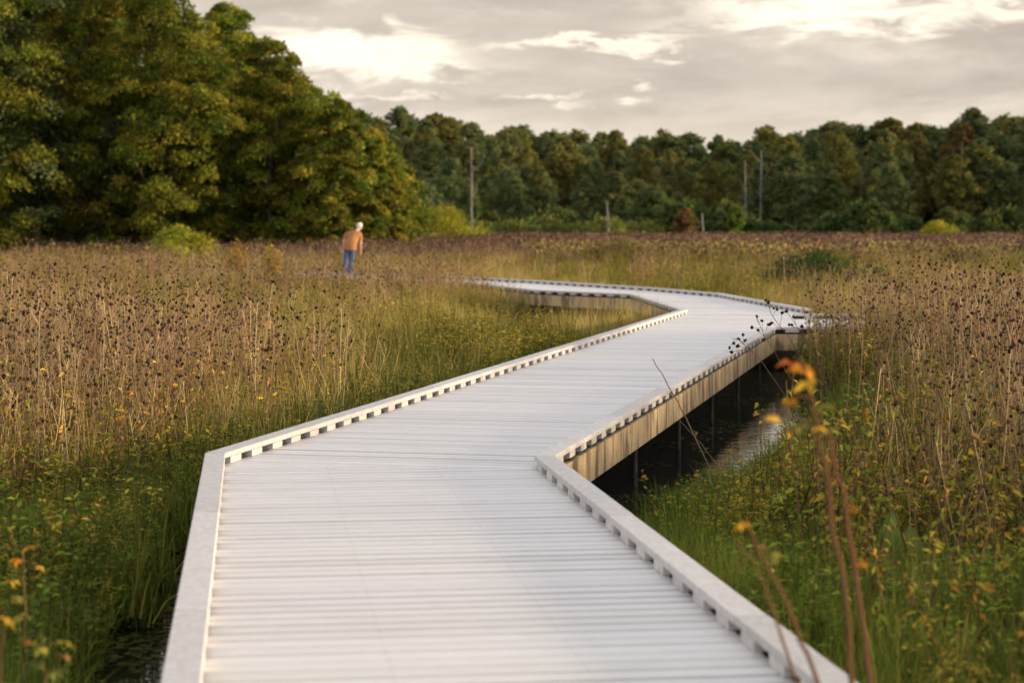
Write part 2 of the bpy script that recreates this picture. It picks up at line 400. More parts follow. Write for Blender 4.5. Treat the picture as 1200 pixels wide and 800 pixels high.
def clip(poly, nx, ny, c):                  # keep points with n.p >= c
    out = []
    for i in range(len(poly)):
        a, b = poly[i-1], poly[i]; da = nx*a[0]+ny*a[1]-c; db = nx*b[0]+ny*b[1]-c
        if (da >= 0) != (db >= 0):
            t = da/(da-db); out.append((a[0]+(b[0]-a[0])*t, a[1]+(b[1]-a[1])*t))
        if db >= 0: out.append(b)
    return out
PITCH, GAP = .145, .013
for (_, d), poly in zip(secs, deck_polys):
    d = Vector(d).normalized(); s = (d.y, -d.x)
    lo = min(p[0]*d.x+p[1]*d.y for p in poly); hi = max(p[0]*d.x+p[1]*d.y for p in poly)
    bm = bmesh.new(); uvl = bm.loops.layers.uv.new('plank'); cl = bm.verts.layers.float_color.new('Col')
    k = 0; t = lo
    o = np.mean(np.array(poly), 0); ou = o[0]*s[0]+o[1]*s[1]
    while t < hi:
        sub = clip(clip(poly, d.x, d.y, t+GAP/2), -d.x, -d.y, -(t+PITCH-GAP/2))
        if len(sub) >= 3:
            z = random.uniform(-.0012, .0012); val = random.uniform(.955, 1.03)
            if random.random() < .06: val *= .9
            tint = (val, val*random.uniform(.985, 1.01), val*random.uniform(.97, 1.01), 1)
            cl_pts = []
            for p in sub:                    # drop doubled points
                if not cl_pts or (Vector(p)-Vector(cl_pts[-1])).length > 1e-4: cl_pts.append(p)
            if (Vector(cl_pts[0])-Vector(cl_pts[-1])).length < 1e-4: cl_pts.pop()
            if len(cl_pts) >= 3:
                tilt = random.uniform(-.0018, .0018); va, vb = t+GAP/2, t+PITCH-GAP/2; ez = .010
                def zt(p):
                    w_ = p[0]*d.x+p[1]*d.y; q = min(w_-va, vb-w_)
                    return z+tilt*((w_-t)/PITCH-.5)*2-(.004*(1-max(0, q)/ez)**1.5 if q < ez else 0)
                fs = []
                for s0, s1 in ((va, va+ez*.5), (va+ez*.5, va+ez), (va+ez, vb-ez), (vb-ez, vb-ez*.5), (vb-ez*.5, vb)):
                    sp_ = clip(clip(cl_pts, d.x, d.y, s0), -d.x, -d.y, -s1); pp = []
                    for p in sp_:
                        if not pp or (Vector(p)-Vector(pp[-1])).length > 1e-4: pp.append(p)
                    if len(pp) > 1 and (Vector(pp[0])-Vector(pp[-1])).length < 1e-4: pp.pop()
                    if len(pp) < 3: continue
                    vs_ = [bm.verts.new((p[0], p[1], zt(p))) for p in pp]
                    for v in vs_: v[cl] = tint
                    f = bm.faces.new(vs_); f.normal_update(); fs.append(f)
                    if f.normal.z < 0: f.normal_flip()
                top = [bm.verts.new((p[0], p[1], zt(p))) for p in cl_pts]; bot = [bm.verts.new((p[0], p[1], -.026)) for p in cl_pts]
                for v in top+bot: v[cl] = tint
                m = len(top)
                for i in range(m): fs.append(bm.faces.new((top[i-1], top[i], bot[i], bot[i-1])))
                fs.append(bm.faces.new(bot))
                for f in fs:
                    for l in f.loops:
                        co = l.vert.co; l[uvl].uv = (co.x*s[0]+co.y*s[1]-ou, (co.x*d.x+co.y*d.y)-t+k*PITCH)
        t += PITCH; k += 1
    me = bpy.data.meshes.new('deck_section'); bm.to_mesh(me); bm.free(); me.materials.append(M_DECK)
    part('deck_section', me)

def prism(pts, z0, z1, bev=.004):           # convex outline -> bmesh solid with softened edges
    bm = bmesh.new()
    b = [bm.verts.new((p[0], p[1], z0)) for p in pts]; t = [bm.verts.new((p[0], p[1], z1)) for p in pts]
    bm.faces.new(t); bm.faces.new(b[::-1])
    for i in range(len(pts)): bm.faces.new((b[i-1], b[i], t[i], t[i-1]))
    bmesh.ops.recalc_face_normals(bm, faces=bm.faces)
    if bev: bmesh.ops.bevel(bm, geom=list(bm.edges), offset=bev, segments=2, affect='EDGES', profile=.6)
    return bm
def to_mesh(bm, name, m):
    me = bpy.data.meshes.new(name); bm.to_mesh(me); bm.free(); me.materials.append(m); return me

block_list = []
def curb_run(out, inn, cap_len=3.05, pitch=.43, skip=0):
    out = [Vector(T(p)) for p in out]; inn = [Vector(T(p)) for p in inn]
    for i in range(len(out)-1):
        a, b, ia, ib = out[i], out[i+1], inn[i], inn[i+1]
        L = ((b-a).length+(ib-ia).length)/2
        n = max(1, round(L/cap_len))
        for k in range(n):
            e = .0025/L; t0, t1 = k/n+e, (k+1)/n-e
            q = [a.lerp(b, t0), a.lerp(b, t1), ib.lerp(ia, 1-t1), ib.lerp(ia, 1-t0)]
            jz = random.uniform(-.0015, .0015)
            part('cap_board', to_mesh(prism(q, .0485+jz, .0865+jz, .005), 'cap_board', M_CAP))
        nb = max(1, int(L/pitch))
        for k in range(nb):
            h = .108/L; tc = (k+.5)/nb; j = random.uniform(-.006, .006)/L
            q = [a.lerp(b, tc-h+j), a.lerp(b, tc+h+j), ia.lerp(ib, tc+h+j), ia.lerp(ib, tc-h+j)]
            c = sum(q, Vector((0, 0)))/4; q = [c+(p-c)*.97 for p in q]
            block_list.append((c.length, q))
M_GAP_SHADE = simple_mat('gap_shade_black', (.035, .028, .022), .9, 10, .3)  # near-black, stands in for the shade between the curb blocks
def gap_shade_run(out, inn):  # added dark strip inside the curb so the gaps look shaded
    for i in range(len(out)-1):
        a, b, ia, ib = [Vector(T(p)) for p in (out[i], out[i+1], inn[i], inn[i+1])]
        q = [a.lerp(ia, .36), b.lerp(ib, .36), b.lerp(ib, .64), a.lerp(ia, .64)]
        part('gap_shade_strip', to_mesh(prism(q, -.027, .0465, 0), 'gap_shade_strip', M_GAP_SHADE))
for e_out, e_in in ((left_out, left_in), (right_out, right_in), (far_out, far_in), (spur_near_out, spur_near_in), (spur_far_out, spur_far_in)): gap_shade_run(e_out, e_in)
curb_run(left_out, left_in); curb_run(right_out, right_in); curb_run(far_out, far_in)
curb_run(spur_near_out, spur_near_in); curb_run(spur_far_out, spur_far_in)
# the nearest hundred blocks that the photo shows, then the rest
def seen(c): return c.y > 6 and abs(c.x) < .29*c.y
vis = sorted([b for b in block_list if seen(sum(b[1], Vector((0, 0)))/4)], key=lambda b: b[0])
for _, q in vis[:100]:
    part('spacer_block', to_mesh(prism(q, .002, .0475, .003), 'spacer_block', M_CAP))
rest = bmesh.new()
ids = set(id(b) for b in vis[:100])
for b in block_list:
    if id(b) in ids: continue
    tmp = prism(b[1], .002, .0475, 0); me = bpy.data.meshes.new('t'); tmp.to_mesh(me); tmp.free(); rest.from_mesh(me); bpy.data.meshes.remove(me)
o = part('distant_spacer_blocks', to_mesh(rest, 'distant_spacer_blocks', M_CAP)); o['kind'] = 'stuff'

def rim_run(out, side):
    inn = offset(out, -.042*side); o2 = offset(out, -.004*side)
    for i in range(len(out)-1):
        a, b, ia, ib = [Vector(T(p)) for p in (o2[i], o2[i+1], inn[i], inn[i+1])]
        bm = prism([a, b, ib, ia], -.275, -.029, .003)
        uvl = bm.loops.layers.uv.new('plank'); d = (b-a).normalized()
        for f in bm.faces:
            for l in f.loops:
                l[uvl].uv = ((l.vert.co.xy-a).dot(d)+i*13.7, l.vert.co.z+(l.vert.co.xy-a).dot(Vector((-d.y, d.x))))
        part('rim_board', to_mesh(bm, 'rim_board', M_RIM))
rim_run(left_out, 1); rim_run(right_out, -1); rim_run(far_out, -1); rim_run(spur_near_out, -1); rim_run(spur_far_out, 1)

def post_at(p):
    bm = bmesh.new()
    bmesh.ops.create_cone(bm, cap_ends=True, segments=12, radius1=.022, radius2=.022, depth=1.1, matrix=Matrix.Translation((p.x, p.y, -.85)))
    bmesh.ops.create_cone(bm, cap_ends=True, segments=4, radius1=.07, radius2=.07, depth=.03, matrix=Matrix.Translation((p.x, p.y, -.292)) @ Matrix.Rotation(R(45), 4, 'Z'))
    part('post', to_mesh(bm, 'post', M_STEEL))
for e, side in ((left_out, 1), (right_out, -1), (far_out, -1), (spur_near_out, -1), (spur_far_out, 1)):
    e2 = offset(e, -.10*side)
    for i in range(len(e2)-1):
        L = (e2[i+1]-e2[i]).length; n = max(1, round(L/2.8))
        for k in range(n):
            p = e2[i].lerp(e2[i+1], (k+.45)/n)
            if p.y > 5: post_at(p)

# ------------------------------------------------------------------ ground and water
WATER = -.66
def vnoise(x, y, s, seed=0):
    x = np.asarray(x)/s; y = np.asarray(y)/s; xi = np.floor(x).astype(int); yi = np.floor(y).astype(int); fx, fy = x-xi, y-yi
    fx = fx*fx*(3-2*fx); fy = fy*fy*(3-2*fy)
    def h(a, b): return np.modf(np.abs(np.sin(a*127.1+b*311.7+seed*74.7)*43758.5453))[0]
    return (h(xi, yi)*(1-fx)+h(xi+1, yi)*fx)*(1-fy)+(h(xi, yi+1)*(1-fx)+h(xi+1, yi+1)*fx)*fy
def right_edge_x(y): return np.interp(y, [-3, 13.77, 30.5], [2.56, .30, 4.04])
def left_edge_x(y): return np.interp(y, [-3, 13.9, 36.7], [.08, -2.14, 3.1])
def ditch(x, y):                            # 1 = open water
    d = x-right_edge_x(y)
    w = np.interp(y, [12.5, 14, 16, 18, 20, 22, 25, 28, 31, 34], [.0, .5, .9, 1.25, 1.5, 1.6, 1.35, .9, .3, 0])+(vnoise(x, y, 1.1, 3)-.5)*.5
    a = ((d < w) & (d > -2.6) & (y > 10) & (y < 32.5)).astype(float)
    e = left_edge_x(y)-x
    w2 = np.interp(y, [6, 8, 11, 13, 14.5, 16], [.5, .72, .55, .38, .15, 0])+(vnoise(x, y, .8, 5)-.5)*.45
    a = np.maximum(a, ((e < w2) & (e > -2.4) & (y < 16)).astype(float))
    pool = (np.hypot((x-.9)/2.3, (y-41.5)/5.2) < .85+.25*vnoise(x, y, 1.2, 8)).astype(float)     # dark pool under the far bend
    return np.maximum(a, pool)
def axis(lo, hi, fine_lo, fine_hi, step, grow=1.18):
    a = list(np.arange(fine_lo, fine_hi+step, step)); s = step
    while a[-1] < hi: s *= grow; a.append(a[-1]+s)
    s = step
    while a[0] > lo: s *= grow; a.insert(0, a[0]-s)
    return np.array(a)
gx = axis(-1500, 1500, -9, 13, .22); gy = axis(-60, 2500, -2, 48, .25)
X, Y = np.meshgrid(gx, gy); 
wet = ditch(X.ravel(), Y.ravel()).reshape(X.shape)
for _ in range(2):
    p = np.pad(wet, 1, mode='edge'); wet = (p[1:-1, 1:-1]*2+p[:-2, 1:-1]+p[2:, 1:-1]+p[1:-1, :-2]+p[1:-1, 2:])/6
Z = -.585+(vnoise(X, Y, 1.7, 1)-.5)*.09+(vnoise(X, Y, 14, 2)-.5)*.08-wet*.55
mb = MB(); nx, ny = len(gx), len(gy)
ii = (np.arange(ny-1)[:, None]*nx+np.arange(nx-1)[None]).ravel()
mb.add(np.c_[X.ravel(), Y.ravel(), Z.ravel()], [np.c_[ii, ii+1, ii+nx+1, ii+nx]], np.full((nx*ny, 3), .1))
m, nt, out = mat('marsh_soil'); n = N(nt); geo = n.new('ShaderNodeNewGeometry')
f1 = n.noise(geo.outputs['Position'], 1.3, 6, .65); f2 = n.noise(geo.outputs['Position'], 14, 5, .7)
c = n.mix(n.ramp(f1, .35, .65), c4((.05, .04, .025)), c4((.06, .07, .022)))
c = n.mix(n.ramp(f2, .45, .7), c, c4((.13, .095, .05)))
p = n.new('ShaderNodeBsdfPrincipled'); n.L(c, p.inputs['Base Color']); p.inputs['Roughness'].default_value = .95
b = n.new('ShaderNodeBump'); b.inputs['Strength'].default_value = .6; b.inputs['Distance'].default_value = .04
n.L(f2, b.inputs['Height']); n.L(b.outputs[0], p.inputs['Normal']); n.L(p.outputs[0], out.inputs[0])
g = link(bpy.data.objects.new('marsh_ground', mb.mesh('marsh_ground', m, True))); tag(g, kind='structure')

m, nt, out = mat('dark_water'); n = N(nt); geo = n.new('ShaderNodeNewGeometry')
p = n.new('ShaderNodeBsdfPrincipled'); p.inputs['Base Color'].default_value = (.010, .009, .006, 1)
p.inputs['Roughness'].default_value = .04; p.inputs['IOR'].default_value = 1.333
f = n.noise(n.mapping(geo.outputs['Position'], (1, 1.4, 1)), 5, 3, .5)
b = n.new('ShaderNodeBump'); b.inputs['Strength'].default_value = .10; b.inputs['Distance'].default_value = .03
n.L(f, b.inputs['Height']); n.L(b.outputs[0], p.inputs['Normal']); n.L(p.outputs[0], out.inputs[0])
mb = MB(); mb.add([(-60, -20, WATER), (60, -20, WATER), (60, 90, WATER), (-60, 90, WATER)], [np.array([[0, 1, 2, 3]])], np.zeros((4, 3)))
w = link(bpy.data.objects.new('water', mb.mesh('water', m))); tag(w, kind='structure')

# ------------------------------------------------------------------ scattering
def gn_scatter(name, key, P, rot, scl, label, cat):
    me = bpy.data.meshes.new(name); n = len(P)
    me.vertices.add(n); me.vertices.foreach_set('co', P.astype(np.float32).ravel())
    for nm, ty, arr, fld in (('rot', 'FLOAT_VECTOR', rot, 'vector'), ('scl', 'FLOAT_VECTOR', scl, 'vector')):
        a = me.attributes.new(nm, ty, 'POINT'); a.data.foreach_set(fld, arr.astype(np.float32).ravel())
    a = me.attributes.new('idx', 'INT', 'POINT'); a.data.foreach_set('value', rng.integers(0, len(protos[key].objects), n).astype(np.int32))
    o = link(bpy.data.objects.new(name, me))
    ng = bpy.data.node_groups.new(name, 'GeometryNodeTree')
    ng.interface.new_socket('Geometry', in_out='INPUT', socket_type='NodeSocketGeometry')
    ng.interface.new_socket('Geometry', in_out='OUTPUT', socket_type='NodeSocketGeometry')
    gi = ng.nodes.new('NodeGroupInput'); go = ng.nodes.new('NodeGroupOutput')
    ci = ng.nodes.new('GeometryNodeCollectionInfo'); ci.inputs[0].default_value = protos[key]
    ci.inputs['Separate Children'].default_value = True; ci.inputs['Reset Children'].default_value = True
    ip = ng.nodes.new('GeometryNodeInstanceOnPoints'); ip.inputs['Pick Instance'].default_value = True
    def attr(nm, ty):
        q = ng.nodes.new('GeometryNodeInputNamedAttribute'); q.data_type = ty; q.inputs[0].default_value = nm; return q.outputs[0]
    e = ng.nodes.new('FunctionNodeEulerToRotation')
    ng.links.new(attr('rot', 'FLOAT_VECTOR'), e.inputs[0]); ng.links.new(e.outputs[0], ip.inputs['Rotation'])
    ng.links.new(attr('scl', 'FLOAT_VECTOR'), ip.inputs['Scale']); ng.links.new(attr('idx', 'INT'), ip.inputs['Instance Index'])
    ng.links.new(gi.outputs[0], ip.inputs['Points']); ng.links.new(ci.outputs[0], ip.inputs['Instance']); ng.links.new(ip.outputs[0], go.inputs[0])
    md = o.modifiers.new('scatter', 'NODES'); md.node_group = ng
    tag(o, label, cat, kind='stuff'); return o

def cand(y0, y1, dens, marg=.08, side=2.5):
    """random points in the wedge the camera sees (plus a margin)"""
    A = .257*(1+2*marg)*2*.5*(y1**2-y0**2)*1.0+2*side*(y1-y0)
    n = int(A*dens*1.05); y = np.sqrt(rng.uniform(y0**2, y1**2, n)); h = .257*(1+2*marg)*y+side
    x = rng.uniform(-1, 1, n)*h
    return x, y
def wide(x, y): return np.maximum.reduce([ditch(x, y), ditch(x-.45, y), ditch(x-.3, y-.3), ditch(x-.2, y+1.2)])
def gz(x, y): return -.585+(vnoise(x, y, 1.7, 1)-.5)*.09+(vnoise(x, y, 14, 2)-.5)*.08
def pack(x, y, s0, s1, zs=1.0, tilt=.08):
    n = len(x); s = rng.uniform(s0, s1, n); sz = s*zs*rng.uniform(.85, 1.1, n)
    return np.c_[x, y, gz(x, y)], np.c_[rng.normal(0, tilt, (n, 2)), rng.uniform(0, 6.283, n)], np.c_[s, s, sz]
def merge(*packs): return [np.concatenate([p[i] for p in packs]) for i in range(3)]

def side_of(x, y):                          # +1 right of the walk, -1 left / beyond it
    return np.where((y < 31) & (x > right_edge_x(y)-1), 1, -1)
def brownness(x, y):                        # how much the dry stalks take over (0..1)
    s = side_of(x, y); d_r = x-right_edge_x(y)
    nz = vnoise(x, y, 3.2, 11)*.6+vnoise(x, y, 9, 12)*.4
    rgt = np.clip((d_r-np.interp(y, [7, 10, 14, 18, 24, 30], [.9, 1.5, 2.1, 2.0, 1.6, .7]))/1.5, 0, 1)*np.clip((y-7)/5, .35, 1)
    d_l = left_edge_x(np.minimum(y, 37))-x
    lft = np.clip((d_l-np.interp(y, [8, 13, 16, 20, 26, 37], [2.2, 1.6, .5, .7, 3.2, 4.5]))/1.2, 0, 1)*np.clip((y-11.5)/4, 0, 1)
    return np.where(s > 0, rgt, lft)*np.clip((nz-.36)/.16, .08, 1)

def keep(x, y, m, mask): 
    k = mask & ~near_deck(x, y, m); return x[k], y[k]

# fresh green grass by the walk and the banks
packs = []
x, y = cand(6.0, 24, 36); b = brownness(x, y); d = ditch(x, y)
x, y = keep(x, y, .12, (d < .5) & (rng.random(len(x)) < np.clip(1.0-b*.75, .12, 1)*np.where(y > 17, .55, 1)))
packs.append(pack(x, y, .7, 1.15, .95, .15)); packs[-1][2][:, 2] *= np.where((x > 0) & (y > 10.5), np.interp(y, [10.5, 13, 17, 20], [1, .66, .6, .9]), 1)
x, y = cand(24, 46, 12); x, y = keep(x, y, .15, (ditch(x, y) < .5) & (rng.random(len(x)) < .5)); packs.append(pack(x, y, .9, 1.4, .9, .15))
gn_scatter('marsh_grass', 'grass', *merge(*packs), 'fresh green grass on the wet banks beside the boardwalk', 'grass')
# leafy green herbs
x, y = cand(7.5, 22, 12); b = brownness(x, y); x, y = keep(x, y, .2, (ditch(x, y) < .5) & (rng.random(len(x)) < (1-b)*.8*vnoise(x, y, 1.6, 21)*1.6))
pk = pack(x, y, .7, 1.2); pk[2][:, 2] *= np.where((x > 0) & (y > 11) & (y < 18), .6, 1)
gn_scatter('bank_herbs', 'greenherb', *pk, 'leafy green marsh herbs among the grass on the banks', 'herbs')
# yellow-green herbs under and beside the stalks
packs = []
x, y = cand(7, 24, 11); b = brownness(x, y); x, y = keep(x, y, .2, (wide(x, y) < .5) & ((y > 11.5) | (np.abs(x) > .2*y)) & (rng.random(len(x)) < .25+.75*vnoise(x, y, 2.3, 31)*np.where(x < 0, 1, .8))); packs.append(pack(x, y, .65, 1.05, .95))
x, y = cand(24, 48, 9); x, y = keep(x, y, .25, (ditch(x, y) < .5) & (rng.random(len(x)) < .35+.65*vnoise(x, y, 4, 32))); packs.append(pack(x, y, .85, 1.4)); packs[-1][2][:, 2] *= np.where((y > 31) & (y < 48), np.interp(x, [-4, -1, 3], [1, .7, .45]), 1)
x, y = cand(48, 85, 3.0); x, y = keep(x, y, .3, rng.random(len(x)) < (.15+vnoise(x, y, 7, 33)**1.5*1.1)*np.where((x > .5) & (y > 52), .45, 1)); packs.append(pack(x, y, 1, 1.6, .9))
gn_scatter('marsh_herbs', 'herb', *merge(*packs), 'yellow green leafy marsh plants spread between the dry stalks', 'herbs')
# dry golden grass
packs = []
x, y = cand(13, 40, 8); x, y = keep(x, y, .25, (wide(x, y) < .5) & (rng.random(len(x)) < np.clip((y-11)/9, 0, 1)*(.08+.75*vnoise(x, y, 2.8, 41)**1.6)*np.where((x > 0) & (y < 15), .3, 1))); packs.append(pack(x, y, .75, 1.2))
x, y = cand(36, 112, 5.0); gold_zone = (x > .5) & (y > 46) & (x < 20+(y-50)*.1); x, y = keep(x, y, .35, (ditch(x, y) < .5) & (rng.random(len(x)) < np.clip(vnoise(x, y, 9, 42)*1.1+np.where(gold_zone, .55, .05), .15, 1))); packs.append(pack(x, y, .9, 1.35, .95)); packs[-1][2][:, 2] *= np.where((x > .5) & (y > 46) & (y < 100), .58, 1)
gn_scatter('golden_grass', 'gold', *merge(*packs), 'dry golden grass between the brown stalks and beyond the walk', 'grass')

# tall leafy stems without heads, nearest to the camera on both sides
x, y = cand(6.5, 16, 13, .08, 1.5); rt = x > 0; off = np.where(rt, x-right_edge_x(y), left_edge_x(y)-x)
k = (wide(x, y) < .5) & (off > np.where(rt, np.interp(y, [7, 12, 16], [.5, 1.0, 2.2]), np.interp(y, [7, 12, 16], [1.3, 1.2, .9]))) & (rng.random(len(x)) < np.where(rt, .42, .42)*(.35+.9*vnoise(x, y, 1.4, 81)))
x, y = keep(x, y, .3, k); pk = pack(x, y, .75, 1.1, 1.0, .1); pk[2][:, 2] *= np.interp(y, [6.5, 9, 14], [.8, 1.0, 1.1])
gn_scatter('tall_leafy_stems', 'tallherb', *pk, 'tall thin brown stems with sparse yellow green and orange leaves near the camera', 'herbs')

# brown stalks: nearest ones one by one, the rest as one mass
x, y = cand(7.2, 26, 11); b = brownness(x, y); k = (ditch(x, y) < .5) & (rng.random(len(x)) < b*.9); xs1, ys1 = keep(x, y, .38, k)
x, y = cand(26, 62, 3.4); b = brownness(x, y); k = (ditch(x, y) < .5) & (rng.random(len(x)) < np.where(y < 38, b*.9, np.clip((vnoise(x, y, 5, 51)-.25)*1.3, .06, .75)*np.where((x > 1) & (y > 46), .25, 1))); xs2, ys2 = keep(x, y, .4, k)
xs = np.concatenate([xs1, xs2]); ys = np.concatenate([ys1, ys2]); 
x5 = rng.uniform(-7.2, -1.4, 150); y5 = rng.uniform(45, 54, 150); k = ~near_deck(x5, y5, .5) & ~((x5 > -2.2) & (y5 > 50)); x5, y5 = x5[k], y5[k]   # thicket that hides the far end of the walk
x, y = cand(26, 30.3, 10); k = (x > right_edge_x(y)+.8) & (x < right_edge_x(y)+4); x4, y4 = x[k], y[k]       # thicket that hides the spur
xs = np.concatenate([xs, x4, x5]); ys = np.concatenate([ys, y4, y5]); order = np.argsort(ys); xs, ys = xs[order], ys[order]
P, Ro, Sc = pack(xs, ys, .85, 1.12, 1.0, .05)
Sc[:, 2] *= np.where(side_of(xs, ys) > 0, np.interp(ys, [7, 10, 16, 24, 30], [.62, .80, .97, 1.05, 1.0]), np.interp(ys, [11, 16, 24], [.82, .95, .95]))
pxs = 600+xs/ys*F; Sc[:, 2] *= np.where((ys > 42) & (pxs > 380) & (pxs < 428), .78, 1)
invw = np.abs(xs) < .27*ys
near = np.where(invw)[0][:280]; nm = np.zeros(len(xs), bool); nm[near] = True
pm = [o.data for o in protos['stalk'].objects]
for i in near:
    o = bpy.data.objects.new('dry_stalk_clump', pm[i % len(pm)]); C.objects.link(o)
    o.location = P[i]; o.rotation_euler = Ro[i]; o.scale = Sc[i]
    if side_of(xs[i:i+1], ys[i:i+1])[0] > 0:
        tag(o, 'clump of dry brown stalks with dark seed heads, right of the boardwalk', 'dry plant', 'dry stalk clumps right of the boardwalk')
    else:
        tag(o, 'clump of dry brown stalks with dark seed heads, left of the boardwalk', 'dry plant', 'dry stalk clumps left of the boardwalk')
gn_scatter('dry_stalk_field', 'stalk', P[~nm], Ro[~nm], Sc[~nm], 'brown dry stalks with dark seed heads covering the middle of the marsh', 'dry stalks')
x, y = cand(46, 112, 2.4); x, y = keep(x, y, .6, rng.random(len(x)) < np.clip(np.interp(y, [46, 62, 80, 100], [.10, .25, .7, .85])*np.clip((vnoise(x, y, 8, 61)-.2)*2.2, .15, 1)*np.where((x > .5) & (y < 100), .06, 1), .02, 1))
gn_scatter('brown_brush', 'brush', *pack(x, y, .9, 1.25, .92), 'dense brown seed head brush farther out across the marsh', 'dry stalks')
x, y = cand(92, 178, .95, .08, 6); k = rng.random(len(x)) < .8; 
gb = vnoise(x*.35, y, 9, 71)-.25*((x > 0) & (y < 110))*(-1)
x1, y1 = x[gb < .62], y[gb < .62]; x2, y2 = x[gb >= .62], y[gb >= .62]
gn_scatter('distant_brown_marsh', 'farbrown', *pack(x1, y1, .9, 1.2, .85), 'mauve brown seed heads of the far marsh before the woods', 'dry stalks')
gn_scatter('distant_golden_marsh', 'fargold', *pack(x2, y2, .9, 1.2, .95), 'tan grass streaks in the far marsh before the woods', 'grass')
# floating leaves on the water
x, y = cand(8, 46, 16); d = ditch(x, y); k = (d > .5) & (rng.random(len(x)) < np.where(x > right_edge_x(y)-1.5, .10, .85)*np.where(y > 33, 1.4, 1)); x, y = x[k], y[k]
n_ = len(x); gn_scatter('floating_leaves', 'pads', np.c_[x, y, np.full(n_, WATER+.004)], np.c_[np.zeros((n_, 2)), rng.uniform(0, 6.28, n_)], np.ones((n_, 3))*rng.uniform(.7, 1.3, (n_, 1)), 'small leaves and duckweed floating on the dark water', 'water plants')

# ------------------------------------------------------------------ trees
def crown_mesh(name, H, Rr, base, ncl, per, leaf, cols, peak=.35, flat=.62, csize=(.16, .30), tint=1.0, up=.35):
    mb = MB()
    t = rng.beta(1.25, 1.15, ncl); a = rng.uniform(0, 6.283, ncl)
    prof = lambda t: np.where(t < peak, .62+.38*np.sin(np.pi/2*t/peak), np.cos(np.pi/2*np.clip((t-peak)/(1.03-peak), 0, 1))**.72)
    r = Rr*prof(t)*np.sqrt(rng.uniform(.25, 1.05, ncl)); lump = 1+.22*np.sin(a*3+rng.uniform(0, 6))+.12*np.sin(a*5+t*9)
    lump *= rng.uniform(.72, 1.22, ncl)
    c = np.c_[r*np.cos(a)*lump, r*np.sin(a)*lump, base+(H-base)*t*.96]
    ax = rng.random(ncl) < .14; c[ax, :2] *= .3
    sz = Rr*rng.uniform(csize[0], csize[1], ncl)*(.75+.5*prof(t))
    # per-cluster leaf tint (species / autumn colour varies by branch)
    ct = pick(cols, ncl, .22)*tint
    n = ncl*per; ci = np.repeat(np.arange(ncl), per)
    d = norm(rng.normal(0, 1, (n, 3))+np.array([0, 0, up])+.45*norm(np.c_[c[ci, 0], c[ci, 1], np.zeros(n)]))
    rad = rng.random(n)**.45*rng.uniform(.8, 1.25, n)
    q = d*rad[:, None]*sz[ci][:, None]*np.array([1.15, 1.15, flat])
    rho = (q[:, 0]**2+q[:, 1]**2)/sz[ci]
    pos = c[ci]+q; pos[:, 2] -= .28*rho
    pos[:, 2] = np.maximum(pos[:, 2], .1+rng.random(n)*.5)
    ld = norm(d*.7+rng.normal(0, .8, (n, 3))+np.array([0, 0, -.35]))
    ln = norm(d*.9+rng.normal(0, .6, (n, 3))+np.array([0, 0, .5]))
    L = leaf*rng.uniform(.6, 1.3, n)
    col = np.clip(ct[ci]*(1+rng.uniform(-.25, .25, (n, 1)))*(1+rng.uniform(-.07, .07, (n, 3))), .004, .9)
    leaves(mb, pos, ld, ln, L, L*.75, col, .12)
    return mb.mesh(name, M_LEAF), c, sz
def trunk_mesh(name, H, rad, cl, nl=12, m=None, top=.8, lean=.02):
    mb = MB(); k = 9; z = np.linspace(-.3, H*top, k); w = rng.normal(0, lean*H*.4, (k, 2)).cumsum(0)*.3; w[0] = 0
    pts = np.c_[w, z]; rr = rad*np.linspace(1, .25, k); rr[0] *= 1.35
    tube(mb, pts, rr, (.1, .08, .06), 7)
    for j in rng.choice(len(cl), min(nl, len(cl)), replace=False):
        e = cl[j]; z0 = max(.15*H, e[2]-np.hypot(e[0], e[1])*.75); z0 = min(z0, H*top*.95)
        p0 = np.array([np.interp(z0, z, pts[:, 0]), np.interp(z0, z, pts[:, 1]), z0]); mid = p0*.45+e*.55+np.array([0, 0, -.06*H*.3])
        r0 = np.interp(z0, z, rr)*.5
        tube(mb, [p0, p0*.7+mid*.3, mid, e], [r0, r0*.8, r0*.5, r0*.15], (.1, .08, .06), 5)
    return mb.mesh(name, m or M_BARK, True)
def tree_obj(name, loc, label, cat, crown, trunk, group=None, rz=0, sc=(1, 1, 1)):
    t = empty(name, loc); t.rotation_euler.z = rz; t.scale = sc; tag(t, label, cat, group)
    if trunk: link(bpy.data.objects.new('trunk', trunk), t)
    link(bpy.data.objects.new('crown', crown), t)
    return t

OLIVE = [(.155, .18, .026), (.115, .15, .024), (.21, .215, .030), (.165, .165, .026), (.25, .22, .032)]
DGREEN = [(.125, .155, .06), (.135, .165, .064), (.17, .18, .066), (.11, .14, .058)]
OLIV2 = [(.17, .165, .046), (.145, .15, .044), (.20, .18, .05)]
BROWN = [(.17, .11, .045), (.13, .095, .04), (.19, .125, .045)]
# the wood at left: (px, distance, height, crown radius, label)
def bx(px, Y): return (px-600)*Y/F
left_trees = [
    (-60, 96, 17.5, 5.2, 'tall dark green tree cut off by the left frame edge, leftmost of the near wood'),
    (48, 99, 17.0, 4.6, 'big leafy tree second from the left end of the near wood'),
    (128, 103, 18.0, 4.9, 'tallest leafy tree rising out of the frame above the yellow green bush'),
    (192, 98, 14.6, 4.3, 'broad olive green tree with drooping boughs behind the yellow green bush'),
    (268, 106, 14.2, 4.2, 'tall pointed green tree whose top just touches the upper frame edge'),
    (318, 100, 11.6, 3.6, 'rounded green tree with a sunlit right flank beside the pointed tall tree'),
    (362, 104, 9.7, 3.0, 'medium green tree on the falling slope of the near wood, left above the walking man'),
    (398, 98, 8.4, 2.4, 'narrow olive tree straight above the walking man'),
    (440, 101, 6.9, 2.3, 'smallest olive tree at the right end of the near wood'),
]
